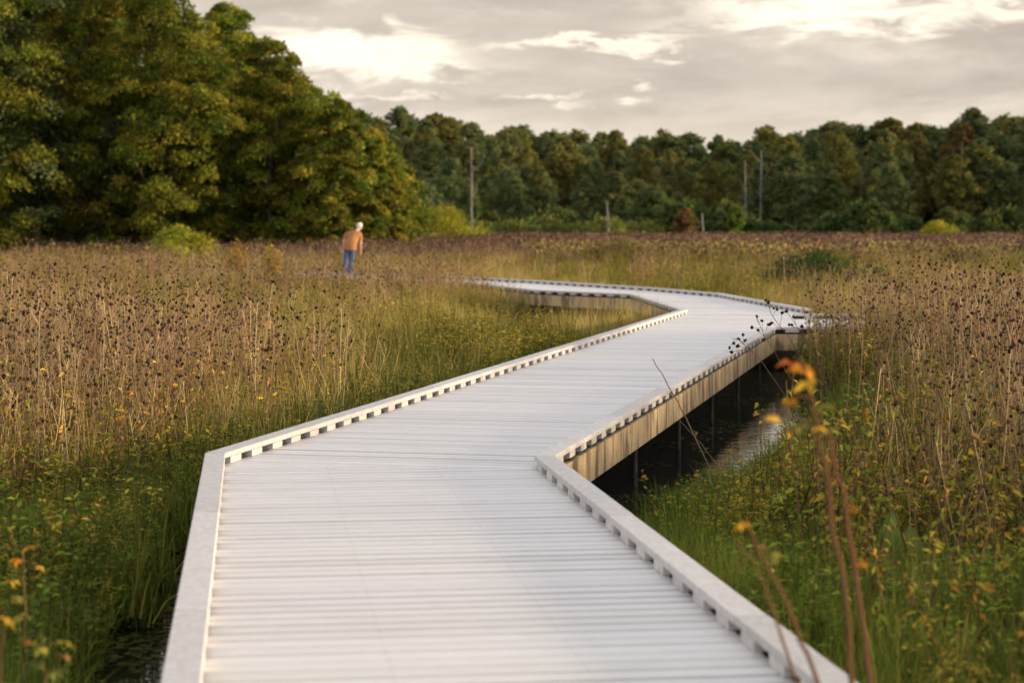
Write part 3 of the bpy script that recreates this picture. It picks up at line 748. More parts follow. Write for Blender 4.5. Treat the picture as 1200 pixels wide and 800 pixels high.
for i, (px, Yd, H, Rr, lab) in enumerate(left_trees):
    Rr *= .92
    cm, cl, sz = crown_mesh('crown', H, Rr, .6, int(360*max(.6, Rr/4)), 165, .165, OLIVE if i > 1 else DGREEN[:2]+OLIVE[:4], .33, .55, (.085, .19), up=.7, tint=[.95, .8, 1.15, .9, 1.1, .95, 1.2, 1.0, 1.15][i])
    tree_obj('broadleaf_tree', (bx(px, Yd), Yd, -.5), lab, 'tree', cm, trunk_mesh('trunk', H, .2, cl, 16, top=.55))
# second row that closes the gaps of the near wood
for i, (px, Yd, H, Rr) in enumerate([(-60, 110, 16, 5), (5, 108, 14, 5), (60, 118, 16, 5), (30, 114, 16, 5), (95, 114, 16.5, 5), (165, 113, 16, 4.8), (235, 116, 13.2, 4.6), (300, 115, 11.5, 4.2), (350, 114, 9.3, 3.6), (410, 113, 7.6, 3.2)]):
    cm, cl, sz = crown_mesh('crown', H, Rr, .4, 150, 150, .28, DGREEN+OLIVE[:2], .35, .65, (.18, .32))
    tree_obj('broadleaf_tree', (bx(px, Yd), Yd, -.5), 'dark tree filling the depth behind the front trees of the near left wood', 'tree', cm, trunk_mesh('trunk', H, .2, cl, 8, top=.5), 'second row of the near left wood')

# far wood: shared prototypes
far_kinds = []
for k, (cols, n_) in enumerate(((DGREEN, 5), (OLIV2, 3), (DGREEN+OLIV2, 4), (BROWN, 2))):
    vs = []
    for j in range(n_):
        H = 14.; Rr = rng.uniform(2.0, 3.0)
        cm, cl, sz = crown_mesh('crown', H, Rr, rng.uniform(.8, 4.5), 210, 34, .34, cols, rng.uniform(.2, .5), .95, (.085, .20), up=.5)
        vs.append((cm, trunk_mesh('trunk', H, .15, cl, 10, M_BARE if j % 2 else M_BARK)))
    far_kinds.append(vs)
KLAB = [('dark green tree in the far wood across the marsh', 'dark green trees of the far wood'),
        ('olive gold tree in the far wood across the marsh', 'olive gold trees of the far wood'),
        ('mixed green tree in the far wood across the marsh', 'mixed green trees of the far wood'),
        ('brownish autumn tree in the far wood across the marsh', 'brownish trees of the far wood')]
sky_x = [380, 430, 500, 530, 560, 600, 640, 670, 690, 720, 745, 780, 800, 830, 860, 900, 940, 960, 1000, 1050, 1070, 1110, 1150, 1200, 1300]
sky_y = [135, 128, 132, 129, 148, 141, 153, 140, 153, 155, 163, 150, 158, 160, 154, 150, 147, 140, 141, 139, 134, 134, 127, 124, 122]
def far_tree(px, Yd, top, kind, sx=1.0):
    H = (260-top)*Yd/F+CAM_H+.4; v = far_kinds[kind][rng.integers(len(far_kinds[kind]))]
    s = H/14.
    tree_obj('far_tree', (bx(px, Yd), Yd, -.4), KLAB[kind][0], 'tree', v[0], v[1], KLAB[kind][1], rng.uniform(0, 6.28), (s*sx*rng.uniform(.75, 1.15), s*sx*rng.uniform(.75, 1.15), s)).rotation_euler.x = rng.normal(0, .04)
for px in np.arange(395, 1330, 22):          # skyline row
    p = px+rng.uniform(-8, 8); far_tree(p, rng.uniform(228, 250), np.interp(p, sky_x, sky_y)+rng.choice([-7, -2, 3, 10])+rng.uniform(-2, 3), rng.choice([0, 0, 2, 2, 1]), rng.uniform(1.2, 1.6)); far_tree(p+12, rng.uniform(252, 262), np.interp(p+12, sky_x, sky_y)+rng.uniform(2, 14), rng.choice([0, 2]), rng.uniform(1.3, 1.6))
for px in np.arange(410, 1330, 26):          # middle row
    p = px+rng.uniform(-10, 10); k = rng.choice([0, 1, 2, 2])
    if 580 < p < 730: k = rng.choice([1, 1, 2, 0])
    if 1080 < p < 1150: k = rng.choice([3, 1, 3])
    far_tree(p, rng.uniform(205, 222), np.interp(p, sky_x, sky_y)+rng.uniform(6, 32), k, rng.uniform(.95, 1.25))
for px in np.arange(425, 1330, 36):          # front row, lower
    p = px+rng.uniform(-12, 12); far_tree(p, rng.uniform(188, 200), np.interp(p, sky_x, sky_y)+rng.uniform(30, 75), rng.choice([0, 2, 2, 1]), rng.uniform(1.15, 1.5))

# shrubs
def shrub_mesh(cols, H, Rr, ncl, per, leaf, up=.5): return crown_mesh('crown', H, Rr, .15, ncl, per, leaf, cols, .3, .8, (.22, .4), up=up)[0]
SGREEN = [(.07, .10, .03), (.05, .08, .025), (.10, .12, .035)]
SLIGHT = [(.22, .25, .045), (.17, .21, .04), (.28, .28, .05)]
SYEL = [(.36, .30, .035), (.28, .25, .03), (.22, .22, .03)]
def stem_bundle(n, h, sp):
    mb = MB()
    for i in range(n):
        a = rng.uniform(0, 6.283); e = np.array([math.cos(a)*sp*rng.uniform(.3, 1), math.sin(a)*sp*rng.uniform(.3, 1), h*rng.uniform(.6, .95)])
        tube(mb, [(e[0]*.1, e[1]*.1, -.2), e*.45+np.array([0, 0, .08*h]), e], [.02, .014, .005], (.12, .09, .06), 4)
    return mb.mesh('stems', M_BARK)
sh_far = [shrub_mesh(SGREEN, 2.2, 1.6, 30, 70, .26) for i in range(4)]; sh_lt = [shrub_mesh([(.16, .18, .045), (.13, .16, .04), (.20, .20, .05)], 1.4, 1.6, 28, 80, .2) for i in range(3)]
st_far = stem_bundle(6, 1.8, .9)
def shrub(px, Yd, label, group, me, sc, cat='shrub', name='shrub', stems=None):
    t = empty(name, (bx(px, Yd), Yd, -.5)); t.scale = sc; t.rotation_euler.z = rng.uniform(0, 6.28); tag(t, label, cat, group)
    link(bpy.data.objects.new('crown', me), t); link(bpy.data.objects.new('stems', stems or st_far), t); return t
for px in np.arange(560, 790, 15):           # pale low shrubs at the left part of the far edge
    s = rng.uniform(.8, 1.15); shrub(px+rng.uniform(-6, 6), rng.uniform(160, 172), 'low pale green shrub along the far edge of the marsh', 'low pale shrubs along the far edge', sh_lt[rng.integers(3)], (s*1.15, s*1.15, s*1.5))
for px in np.arange(790, 1320, 17):          # darker, taller shrubs at right
    s = rng.uniform(.75, 1.5); shrub(px+rng.uniform(-8, 8), rng.uniform(166, 184), 'dark green shrub in front of the far wood, right part', 'dark shrubs before the far wood', sh_far[rng.integers(4)], (s, s, s*rng.uniform(.85, 1.25)))
for px in np.arange(470, 800, 30):
    s = rng.uniform(.9, 1.5); shrub(px+rng.uniform(-8, 8), rng.uniform(178, 186), 'dark green shrub behind the pale low shrubs of the far edge', 'dark shrubs behind the pale shrubs', sh_far[rng.integers(4)], (s, s, s*1.1))
for px in np.arange(395, 1340, 15):          # undergrowth deep in the far wood, closes it towards the sky
    s = rng.uniform(1.5, 2.3); shrub(px+rng.uniform(-6, 6), rng.uniform(255, 268), 'dark undergrowth bush deep between the far trees', 'undergrowth bushes deep in the far wood', sh_far[rng.integers(4)], (s, s, s*1.1))
# shrubs one can single out
def uniq(px, Yd, H, W, cols, label, n=45, per=130, leaf=.14, name='shrub', cat='shrub', up=.5, zb=-.5):
    me = shrub_mesh(cols, H, W/2, n, per, leaf, up); return shrub(px, Yd, label, None, me, (1, 1, 1), cat, name, stem_bundle(7, H*.85, W*.3))
uniq(214, 88, 1.95, 2.7, [(.34, .34, .04), (.28, .30, .04), (.40, .36, .05)], 'bright yellow green bush at the foot of the near left wood')
uniq(515, 124, 3.0, 5.2, [(.34, .34, .04), (.28, .30, .04), (.40, .36, .05)], 'large yellow green bush mound right of the near left wood', 70)
uniq(470, 124, 1.8, 3.6, SLIGHT, 'lower yellow green bush adjoining the left side of the large mound')
uniq(1097, 140, 2.1, 3.5, SYEL, 'bright yellow bush at the right before the far wood', 55)
uniq(862, 165, 3.6, 1.5, [(.15, .19, .035), (.12, .16, .03)], 'small pale green cone shaped tree beside the pale twin trunks', 40, 90, .2, 'small_tree', 'tree')
uniq(803, 163, 3.4, 1.7, [(.19, .095, .04), (.16, .11, .045), (.12, .115, .04), (.11, .12, .04)], 'rust red shrub tree in the far edge right of the middle', 90, 60, .2, 'small_tree', 'tree')
uniq(575, 168, 3.3, 1.7, [(.12, .12, .04), (.10, .11, .035)], 'small olive tree beside the tall bare snag', 35, 80, .2, 'small_tree', 'tree')
uniq(766, 182, 5.2, 4.6, [(.075, .10, .032), (.09, .11, .035)], 'rounded pale green tree at the front of the far wood, right of the middle snag', 50, 110, .3, 'small_tree', 'tree')
uniq(1112, 160, 3.4, 1.8, [(.10, .12, .035), (.12, .13, .04)], 'small light green tree behind the bright yellow bush', 35, 80, .2, 'small_tree', 'tree')
uniq(690, 92, 1.0, 4.6, [(.24, .20, .06), (.20, .18, .05), (.15, .12, .06)], 'low tan and green bush mound in the golden marsh beyond the walk', 60, 120, .13).location.x = bx(735, 92)
uniq(962, 62, 1.05, 3.2, [(.08, .115, .03), (.06, .09, .025), (.11, .13, .035)], 'low dark green bush in the golden grass right of the boardwalk bend', 50, 130, .1)

# yellow leaved saplings in the marsh, left of the man
def sapling(px, Yd, H, W, label, cols):
    mb = MB(); t = empty('sapling', (bx(px, Yd), Yd, -.5)); tag(t, label, 'sapling'); ends = []
    for i in range(8):
        a = rng.uniform(0, 6.283); e = np.array([math.cos(a)*W*.5*rng.uniform(.2, 1), math.sin(a)*W*.5*rng.uniform(.2, 1), H*rng.uniform(.6, 1)])
        tube(mb, [(0, 0, -.1), e*.5+np.array([0, 0, .1*H]), e], [.014, .009, .004], (.14, .1, .07), 4); ends.append(e)
    link(bpy.data.objects.new('stems', mb.mesh('stems', M_STALK)), t)
    lb = MB(); n = 520; i = rng.integers(0, 8, n); u = rng.uniform(.5, 1.03, n)[:, None]
    p = np.array(ends)[i]*u+rng.normal(0, .07, (n, 3)); leaves(lb, p, rng.normal(0, 1, (n, 3)), rng.normal(0, .6, (n, 3))+np.array([0, 0, 1]), rng.uniform(.07, .13, n), rng.uniform(.05, .08, n), pick(cols, n), .15)
    link(bpy.data.objects.new('foliage', lb.mesh('foliage', M_GRASS)), t)
YEL = [(.50, .34, .05), (.38, .30, .05), (.26, .25, .04), (.48, .22, .06)]
sapling(284, 52, 1.78, .8, 'thin yellow leaved sapling, left of the pair beside the walking man', YEL)
sapling(312, 49, 1.72, .7, 'yellow and orange leaved sapling, right of the pair beside the walking man', YEL+[(.2, .24, .03)])

# snags and pale trunks
def snag(name, px, Yd, ytop, rad, label, m, branches=3, lean=0, group=None):
    mb = MB(); H = (260-ytop)*Yd/F+CAM_H+.5; k = 8; z = np.linspace(0, H, k); wob = rng.normal(0, rad*.6, (k, 2)).cumsum(0)*.5; wob[:, 0] += lean*z
    tube(mb, np.c_[wob, z], rad*np.linspace(1, .5, k), (.3, .3, .3), 7)
    for j in range(branches):
        z0 = H*rng.uniform(.45, .95); a = rng.uniform(0, 6.28); L = H*rng.uniform(.08, .2); p0 = np.array([np.interp(z0, z, wob[:, 0]), np.interp(z0, z, wob[:, 1]), z0])
        tube(mb, [p0, p0+np.array([math.cos(a)*L*.5, math.sin(a)*L*.5, L*.4]), p0+np.array([math.cos(a)*L*.8, math.sin(a)*L*.8, L])], [rad*.4, rad*.25, rad*.1], (.3, .3, .3), 4)
    o = link(bpy.data.objects.new(name, mb.mesh(name, m, True))); o.location = (bx(px, Yd), Yd, -.5); tag(o, label, 'dead tree', group)
snag('dead_tree', 553, 150, 172, .10, 'tall bare grey dead trunk rising before the far wood, left of the middle', M_SNAG, 2)
snag('dead_tree', 713, 158, 235, .13, 'short bare grey trunk stub at the far edge, middle', M_SNAG, 0)
snag('dead_tree', 823, 156, 250, .13, 'shortest pale trunk stub at the far edge, left of the cone shaped tree', M_SNAG, 0)
snag('pale_birch', 873, 190, 188, .085, 'pale leaning trunk, left of the twin trunks beside the cone shaped tree', M_BIRCH, 3, -.01)
snag('pale_birch', 890, 191, 176, .08, 'pale straight trunk, right of the twin trunks beside the cone shaped tree', M_BIRCH, 3, .01)
for px, yt in ((1008, 196), (1126, 166), (1144, 186)):
    snag('thin_tree', px, 191+rng.uniform(-2, 4), yt, .06, 'thin bare brownish tree at the front of the far wood, right part', M_BARE, 4, rng.uniform(-.02, .02), 'thin bare trees of the far wood')

# ------------------------------------------------------------------ foreground plants one by one
def stem_thing(name, pts, r, label, cat, col, leafspec=(), heads_at=(), hr=.018, lm=None):
    """pts world polyline from the root up; leafspec = [(point, size, colour)]"""
    root = Vector(pts[0]); t = empty(name, root); tag(t, label, cat)
    mb = MB(); P = np.array([Vector(p)-root for p in pts]); k = len(P)
    # smooth the polyline
    tt = np.linspace(0, k-1, 4*k); P = np.stack([np.interp(tt, np.arange(k), P[:, q]) for q in range(3)], 1); P[1:-1] += rng.normal(0, r*.5, (len(P)-2, 3))
    tube(mb, P, np.linspace(r, r*.5, len(P)), col, 6)
    subs = []
    for q, size, c in leafspec:
        q = np.array(Vector(q)-root); j = np.argmin(np.linalg.norm(P-q, axis=1)); tube(mb, [P[j], P[j]*.4+q*.6+np.array([0, 0, .01]), q], [r*.3, r*.25, r*.2], col, 4)
        m_ = 5; a = rng.uniform(0, 6.28)+np.arange(m_)*1.25+rng.normal(0, .3, m_)
        d = np.c_[np.cos(a), np.sin(a), rng.uniform(-.8, .25, m_)]
        lb = MB(); leaves(lb, np.repeat(q[None], m_, 0), d, np.array([0, 0, 1.])+rng.normal(0, .4, (m_, 3)), size*rng.uniform(.6, 1.1, m_), size*rng.uniform(.4, .6, m_), jit(c, m_, .2), .25); subs.append(('leaf_spray', lb.mesh('leaf_spray', M_GRASS)))
    for q in heads_at:
        q = np.array(Vector(q)-root); j = np.argmin(np.linalg.norm(P-q, axis=1)); j = max(0, j-2)
        tube(mb, [P[j], P[j]*.4+q*.6, q], [r*.5, r*.4, r*.35], col, 4); hb = MB(); heads(hb, q[None]+rng.normal(0, hr*.3, (2, 3)), hr*rng.uniform(.6, 1., 2), jit((.03, .02, .02), 2)); subs.append(('seed_head', hb.mesh('seed_head', M_STALK)))
    link(bpy.data.objects.new('stem', mb.mesh('stem', lm or M_STALK, True)), t)
    for nm, me in subs: link(bpy.data.objects.new(nm, me), t)
    return t
RED = (.17, .085, .045); ORG = (.62, .25, .03); YLW = (.62, .42, .05); OLV = (.25, .22, .05)
Yf = 6.2
stem_thing('autumn_plant', [at(1012, 960, Yf), at(1000, 790, Yf), at(978, 600, Yf+.05), at(957, 490, Yf+.05), at(938, 420, Yf+.1)], .011, 'tall reddish stem topped by the large orange leaf cluster, right foreground', 'plant', RED,
           [(at(940, 432, Yf+.1), .075, ORG), (at(926, 424, Yf+.15), .05, (.55, .16, .05)), (at(947, 446, Yf), .06, YLW), (at(925, 468, Yf), .04, ORG), (at(962, 476, Yf), .05, OLV), (at(903, 487, Yf), .04, YLW), (at(960, 500, Yf), .035, YLW), (at(935, 498, Yf), .04, OLV)])
stem_thing('autumn_plant', [at(1040, 980, 6.5), at(1018, 790, 6.5), at(1000, 640, 6.5), at(985, 560, 6.5), at(970, 505, 6.5)], .010, 'reddish stem with few leaves right behind the tall orange topped stem', 'plant', RED,
           [(at(972, 503, 6.5), .04, OLV), (at(998, 592, 6.5), .03, ORG), (at(1010, 660, 6.5), .03, ORG)])
stem_thing('autumn_plant', [at(985, 880, 6.0), at(945, 765, 6.0), at(905, 675, 6.0), at(872, 612, 6.0)], .009, 'leaning brown stem with one orange leaf beside the right curb', 'plant', RED,
           [(at(871, 613, 6.0), .05, ORG), (at(905, 650, 6.0), .05, OLV), (at(893, 640, 6.05), .03, (.2, .13, .05))])
stem_thing('autumn_plant', [at(935, 800, 6.3), at(905, 712, 6.3), at(885, 660, 6.3), at(862, 632, 6.3)], .006, 'short bare brown stem just over the right curb', 'plant', (.2, .11, .05), [(at(868, 662, 6.3), .03, (.2, .12, .05))])
stem_thing('bare_stalk', [at(862, 640, 14.6), at(838, 562, 14.6), at(806, 492, 14.6), at(783, 450, 14.6), at(765, 420, 14.6)], .007, 'long bare twig leaning left in front of the timber side of the walk', 'twig', (.13, .095, .07))
stem_thing('bare_stalk', [at(870, 640, 15.2), at(850, 560, 15.2), at(822, 520, 15.2), at(792, 488, 15.2)], .004, 'thin grey twig over the dark water beside the long leaning twig', 'twig', (.17, .14, .11), [(at(815, 505, 15.2), .05, (.2, .16, .06))])
for pts, hs, lab in (
    ([(985, 560), (950, 480), (915, 425), (895, 392), (886, 372)], [(886, 370), (893, 376), (880, 384), (888, 388), (900, 380), (896, 398)], 'dark seed head stalk leaning left across the end of the timber side'),
    ([(1000, 560), (965, 470), (925, 395), (905, 370), (898, 352)], [(898, 352), (909, 362), (917, 366), (905, 378), (901, 354)], 'tallest dark seed head stalk reaching over the deck at the right bend'),
    ([(960, 540), (925, 470), (890, 420), (866, 398), (857, 396)], [(855, 408), (860, 403), (866, 396), (870, 392), (874, 400), (864, 406), (858, 412)], 'low dark seed head stalk over the curb of the timber side'),
    ([(1010, 560), (985, 480), (955, 420), (936, 385), (922, 365)], [(921, 364), (930, 372), (926, 380), (940, 382)], 'seed head stalk before the short side spur of the walk')):
    Yq = 21.5
    stem_thing('seed_head_stalk', [at(px, py, Yq) for px, py in pts], .005, lab, 'dry plant', (.14, .095, .075), [], [at(px, py, Yq) for px, py in hs], .026)
# bottom-left autumn plants
stem_thing('autumn_plant', [at(-30, 1000, 6.6), at(-5, 860, 6.6), at(0, 780, 6.6), at(5, 715, 6.6)], .006, 'plant with one bright yellow leaf at the lower left frame edge', 'plant', (.15, .1, .05), [(at(4, 722, 6.6), .06, (.58, .38, .04)), (at(20, 700, 6.6), .04, OLV), (at(-12, 760, 6.6), .05, OLV)])
stem_thing('autumn_plant', [at(60, 1050, 6.8), at(58, 900, 6.8), at(52, 800, 6.8), at(50, 745, 6.8)], .006, 'drooping plant with orange and yellow leaves, lower left corner', 'plant', (.15, .1, .05), [(at(30, 750, 6.8), .04, (.42, .2, .05)), (at(75, 752, 6.8), .045, (.4, .32, .05)), (at(48, 756, 6.8), .05, (.32, .3, .05)), (at(76, 768, 6.8), .03, (.4, .2, .08)), (at(40, 775, 6.8), .05, (.16, .2, .04)), (at(66, 785, 6.8), .05, (.2, .22, .05))])
stem_thing('autumn_plant', [at(28, 980, 8.4), at(30, 860, 8.4), at(30, 740, 8.4), at(26, 640, 8.4)], .005, 'upright plant with small orange leaves above the lower left corner', 'plant', (.15, .1, .05), [(at(20, 655, 8.4), .05, ORG), (at(33, 640, 8.4), .05, (.55, .38, .05)), (at(45, 662, 8.4), .04, (.5, .3, .05)), (at(14, 680, 8.4), .05, YLW), (at(24, 720, 8.4), .06, OLV), (at(8, 640, 8.4), .045, OLV)])
# broad green leaves in the right bank
t = empty('broad_leaf_plant', at(1052, 700, 12.0)); t.location.z = -.6; tag(t, 'plant with two broad upright green leaves in the right bank grass', 'plant')
for k, (dx, dz, rot) in enumerate(((-.05, .62, .3), (.07, .52, -.6), (.14, .40, .9))):
    bm = bmesh.new(); prof = [(0, .012), (.3, .012), (.45, .05), (.62, .085), (.8, .065), (.93, .03), (1, .002)]
    prev = None
    for u, wd in prof:
        row = [bm.verts.new((s*wd, .02*abs(s)-.12*u*u, u*dz)) for s in (-1, 0, 1)]
        if prev:
            for q in range(2): bm.faces.new((prev[q], prev[q+1], row[q+1], row[q]))
        prev = row
    me = bpy.data.meshes.new('leaf'); bm.to_mesh(me); bm.free()
    a = me.attributes.new('Col', 'FLOAT_COLOR', 'POINT'); a.data.foreach_set('color', np.tile([.17, .23, .05, 1], len(me.vertices)).astype(np.float32))
    me.materials.append(M_GRASS); me.polygons.foreach_set('use_smooth', np.ones(len(me.polygons), bool))
    o = link(bpy.data.objects.new('leaf', me), t); o.location = (dx, 0, 0); o.rotation_euler = (.1, dx*2, rot)

# ------------------------------------------------------------------ the walking man
def grow(name, verts, edges, rad, m, remesh=.012, extra=None, sub=2):
    me = bpy.data.meshes.new(name); me.from_pydata([Vector(v) for v in verts], edges, []); ob = bpy.data.objects.new(name, me); C.objects.link(ob)
    sk = ob.modifiers.new('skin', 'SKIN'); sk.use_smooth_shade = True
    for i, r in enumerate(rad):
        d = me.skin_vertices[0].data[i]; d.radius = (r, r) if not isinstance(r, tuple) else r; d.use_root = (i == 0)
    ss = ob.modifiers.new('sub', 'SUBSURF'); ss.levels = ss.render_levels = sub
    dg = bpy.context.evaluated_depsgraph_get(); dg.update()
    m1 = bpy.data.meshes.new_from_object(ob.evaluated_get(dg))
    bpy.data.objects.remove(ob)
    if extra:
        bm = bmesh.new(); bm.from_mesh(m1); extra(bm); bm.to_mesh(m1); bm.free()
    ob = bpy.data.objects.new(name, m1); C.objects.link(ob)
    if remesh:
        rm = ob.modifiers.new('rm', 'REMESH'); rm.mode = 'VOXEL'; rm.voxel_size = remesh; rm.use_smooth_shade = True
        sm = ob.modifiers.new('sm', 'SMOOTH'); sm.iterations = 3
        dg = bpy.context.evaluated_depsgraph_get(); dg.update()
        m2 = bpy.data.meshes.new_from_object(ob.evaluated_get(dg)); ob.modifiers.clear(); ob.data = m2
    ob.data.materials.clear(); ob.data.materials.append(m)
    ob.data.polygons.foreach_set('use_smooth', np.ones(len(ob.data.polygons), bool))
    return ob
M_SKIN = simple_mat('skin', (.52, .33, .25), .6, 12, .08)
M_SHIRT = simple_mat('orange_cloth', (.33, .15, .055), .85, 9, .15, (1, 1, .5), .5)
M_JEAN = simple_mat('blue_denim', (.05, .085, .19), .85, 14, .3, (1, 1, .4), .4)
M_HAIR = simple_mat('white_hair', (.56, .54, .51), .8, 40, .15)
M_SHOE = simple_mat('pale_shoe', (.45, .43, .40), .7, 20, .2)
V = {'pel': (0, 0, .95), 'spi': (0.032, 0.060, 1.13), 'che': (0.080, 0.140, 1.32), 'nk': (0.140, 0.240, 1.46), 'hd': (0.185, 0.305, 1.56),
     'sl': (-0.135, 0.150, 1.365), 'el': (-0.215, 0.090, 1.10), 'wl': (-0.215, 0.150, .87), 'pl': (-0.210, 0.170, .80),
     'sr': (0.265, 0.180, 1.365), 'er': (0.315, 0.190, 1.10), 'wr': (0.315, 0.280, .88), 'pr': (0.318, 0.310, .81),
     'hl': (-.085, 0, .90), 'kl': (-.10, .03, .50), 'al': (-.105, -.09, .09), 'tl': (-.115, .05, .035),
     'hr': (.085, 0, .90), 'kr': (.075, .11, .50), 'ar': (.07, .09, .09), 'tr': (.085, .24, .035)}
RD = dict(pel=.13, spi=.125, che=.135, nk=.055, hd=.06, sl=.065, el=.045, wl=.03, pl=.034, sr=.065, er=.045, wr=.03, pr=.034, hl=.085, kl=.06, al=.042, tl=.035, hr=.085, kr=.06, ar=.042, tr=.035)
E = [('pel', 'spi'), ('spi', 'che'), ('che', 'nk'), ('nk', 'hd'), ('che', 'sl'), ('sl', 'el'), ('el', 'wl'), ('wl', 'pl'), ('che', 'sr'), ('sr', 'er'), ('er', 'wr'), ('wr', 'pr'),
     ('pel', 'hl'), ('hl', 'kl'), ('kl', 'al'), ('al', 'tl'), ('pel', 'hr'), ('hr', 'kr'), ('kr', 'ar'), ('ar', 'tr')]
for sd, s in (('l', -1), ('r', 1)):         # five fingers, thumb from the side of the palm
    p = Vector(V['p'+sd])
    for f, (dy, L) in enumerate(((-.03, .058), (-.01, .068), (.011, .07), (.03, .062))):
        a, b2 = 'f%s%da' % (sd, f), 'f%s%db' % (sd, f)
        V[a] = tuple(p+Vector((s*.004, dy, -.035-L*.4))); V[b2] = tuple(p+Vector((-s*.012, dy+.004, -.035-L*.95))); RD[a] = .010; RD[b2] = .008
        E += [('p'+sd, a), (a, b2)]
    V['t%sa' % sd] = tuple(p+Vector((-s*.006, .045, -.005))); V['t%sb' % sd] = tuple(p+Vector((-s*.014, .06, -.045))); RD['t%sa' % sd] = .011; RD['t%sb' % sd] = .009
    E += [('p'+sd, 't%sa' % sd), ('t%sa' % sd, 't%sb' % sd)]
keys = list(V); ix = {k: i for i, k in enumerate(keys)}
HC = Vector((.205, .345, 1.625)); HM = Matrix.Translation(HC) @ Matrix.Rotation(R(-32), 4, 'Z') @ Matrix.Rotation(R(-34), 4, 'X')
def head(bm):
    def sph(c, s, seg=20): bmesh.ops.create_uvsphere(bm, u_segments=seg, v_segments=seg*2//3, radius=1, matrix=HM @ Matrix.Translation(c) @ Matrix.Diagonal((*s, 1)))
    sph((0, 0, 0), (.077, .097, .118)); sph((0, .035, -.05), (.06, .065, .07))            # skull, jaw
    sph((0, .105, -.012), (.015, .022, .024), 10); sph((0, .098, .022), (.05, .012, .012), 10)   # nose, brow
    sph((0, .092, -.058), (.026, .012, .008), 10); sph((0, .088, -.095), (.028, .02, .018), 10)  # mouth, chin
    for s in (-1, 1): sph((s*.079, -.005, -.01), (.011, .024, .034), 10); sph((s*.031, .085, .008), (.013, .012, .009), 10)  # ears, eyes
man = grow('person', [V[k] for k in keys], [(ix[a], ix[b]) for a, b in E], [RD[k] for k in keys], M_SKIN, .0075, head)
tag(man, 'stooped man with white hair in orange shirt and blue jeans walking away', 'person')
def cloth(name, bones, keep, push, m, smooth=6):
    """cloth cut from the body's own surface and lifted off it"""
    bm = bmesh.new(); bm.from_mesh(man.data); bm.normal_update()
    segs = [(Vector(V[a]), Vector(V[b]), RD[a], RD[b], (a, b)) for a, b in E]
    dead = []
    for v in bm.verts:
        best = None
        for a, b, ra, rb, k in segs:
            d = b-a; t = max(0, min(1, (v.co-a).dot(d)/d.length_squared)); q = (v.co-a-d*t).length-(ra+(rb-ra)*t)*.9
            if best is None or q < best[0]: best = (q, k, t)
        if best[1] not in bones or not keep(best[1], best[2], v.co): dead.append(v)
    bmesh.ops.delete(bm, geom=dead, context='VERTS')
    for v in bm.verts: v.co += v.normal*push(v.co)
    for _ in range(smooth): bmesh.ops.smooth_vert(bm, verts=bm.verts, factor=.5, use_axis_x=True, use_axis_y=True, use_axis_z=True)
    bm.normal_update(); bmesh.ops.solidify(bm, geom=list(bm.faces), thickness=.004)
    o = link(bpy.data.objects.new(name, to_mesh(bm, name, m)), man)
    o.data.polygons.foreach_set('use_smooth', np.ones(len(o.data.polygons), bool)); return o
TORSO = [('pel', 'spi'), ('spi', 'che'), ('che', 'nk'), ('che', 'sl'), ('che', 'sr'), ('pel', 'hl'), ('pel', 'hr'), ('hl', 'kl'), ('hr', 'kr')]
cloth('shirt', set(TORSO+[('sl', 'el'), ('sr', 'er')]),
      lambda k, t, c: c.z > .855 and not (k == ('che', 'nk') and t > .75) and not (k[1] in ('el', 'er') and t > .72),
      lambda c: .024+.05*max(0, min(1, (1.25-c.z)/.4)), M_SHIRT)
cloth('jeans', {('pel', 'spi'), ('pel', 'hl'), ('pel', 'hr'), ('hl', 'kl'), ('kl', 'al'), ('hr', 'kr'), ('kr', 'ar')},
      lambda k, t, c: .085 < c.z < 1.0, lambda c: .016+.016*max(0, min(1, (.6-c.z)/.5)), M_JEAN)
def garment(name, ks, es, extra_r, m, rm=.012):
    kk = {k: i for i, k in enumerate(ks)}
    o = grow(name, [V[k] for k in ks], [(kk[a], kk[b]) for a, b in es], [extra_r[k] for k in ks], m, rm); o.parent = man; return o
for sd in 'lr':
    a, t_ = Vector(V['a'+sd]), Vector(V['t'+sd]); h = a+Vector((0, -.05, -.045)); V['h_'] = tuple(h); V['m_'] = tuple(a.lerp(t_, .5)+Vector((0, 0, .0))); V['e_'] = tuple(t_+Vector((0, .05, .012)))
    garment('shoe', ['m_', 'h_', 'e_'], [('m_', 'h_'), ('m_', 'e_')], dict(m_=.058, h_=.05, e_=.045), M_SHOE, rm=.01)
bm = bmesh.new(); bmesh.ops.create_icosphere(bm, subdivisions=4, radius=1, matrix=HM @ Matrix.Translation((0, -.012, .016)) @ Matrix.Diagonal((.088, .103, .12, 1)))
inv = HM.inverted()
dead = [v for v in bm.verts if (inv @ v.co).y > .045-(.2 if (inv @ v.co).z < -.02 and abs((inv @ v.co).x) > .065 and (inv @ v.co).y > -.03 else 0)*1 or (inv @ v.co).z < -.085]
dead = [v for v in dead if not ((inv @ v.co).z > .075)]
bmesh.ops.delete(bm, geom=dead, context='VERTS')
for v in bm.verts: v.co += v.normal*random.uniform(-.002, .004)
me = to_mesh(bm, 'hair', M_HAIR); o = link(bpy.data.objects.new('hair', me), man); me.polygons.foreach_set('use_smooth', np.ones(len(me.polygons), bool))
man.location = (bx(407, 62), 62, -.005); man.rotation_euler = (R(-2), R(4), R(-6)); man.scale = (.98, .98, .98)

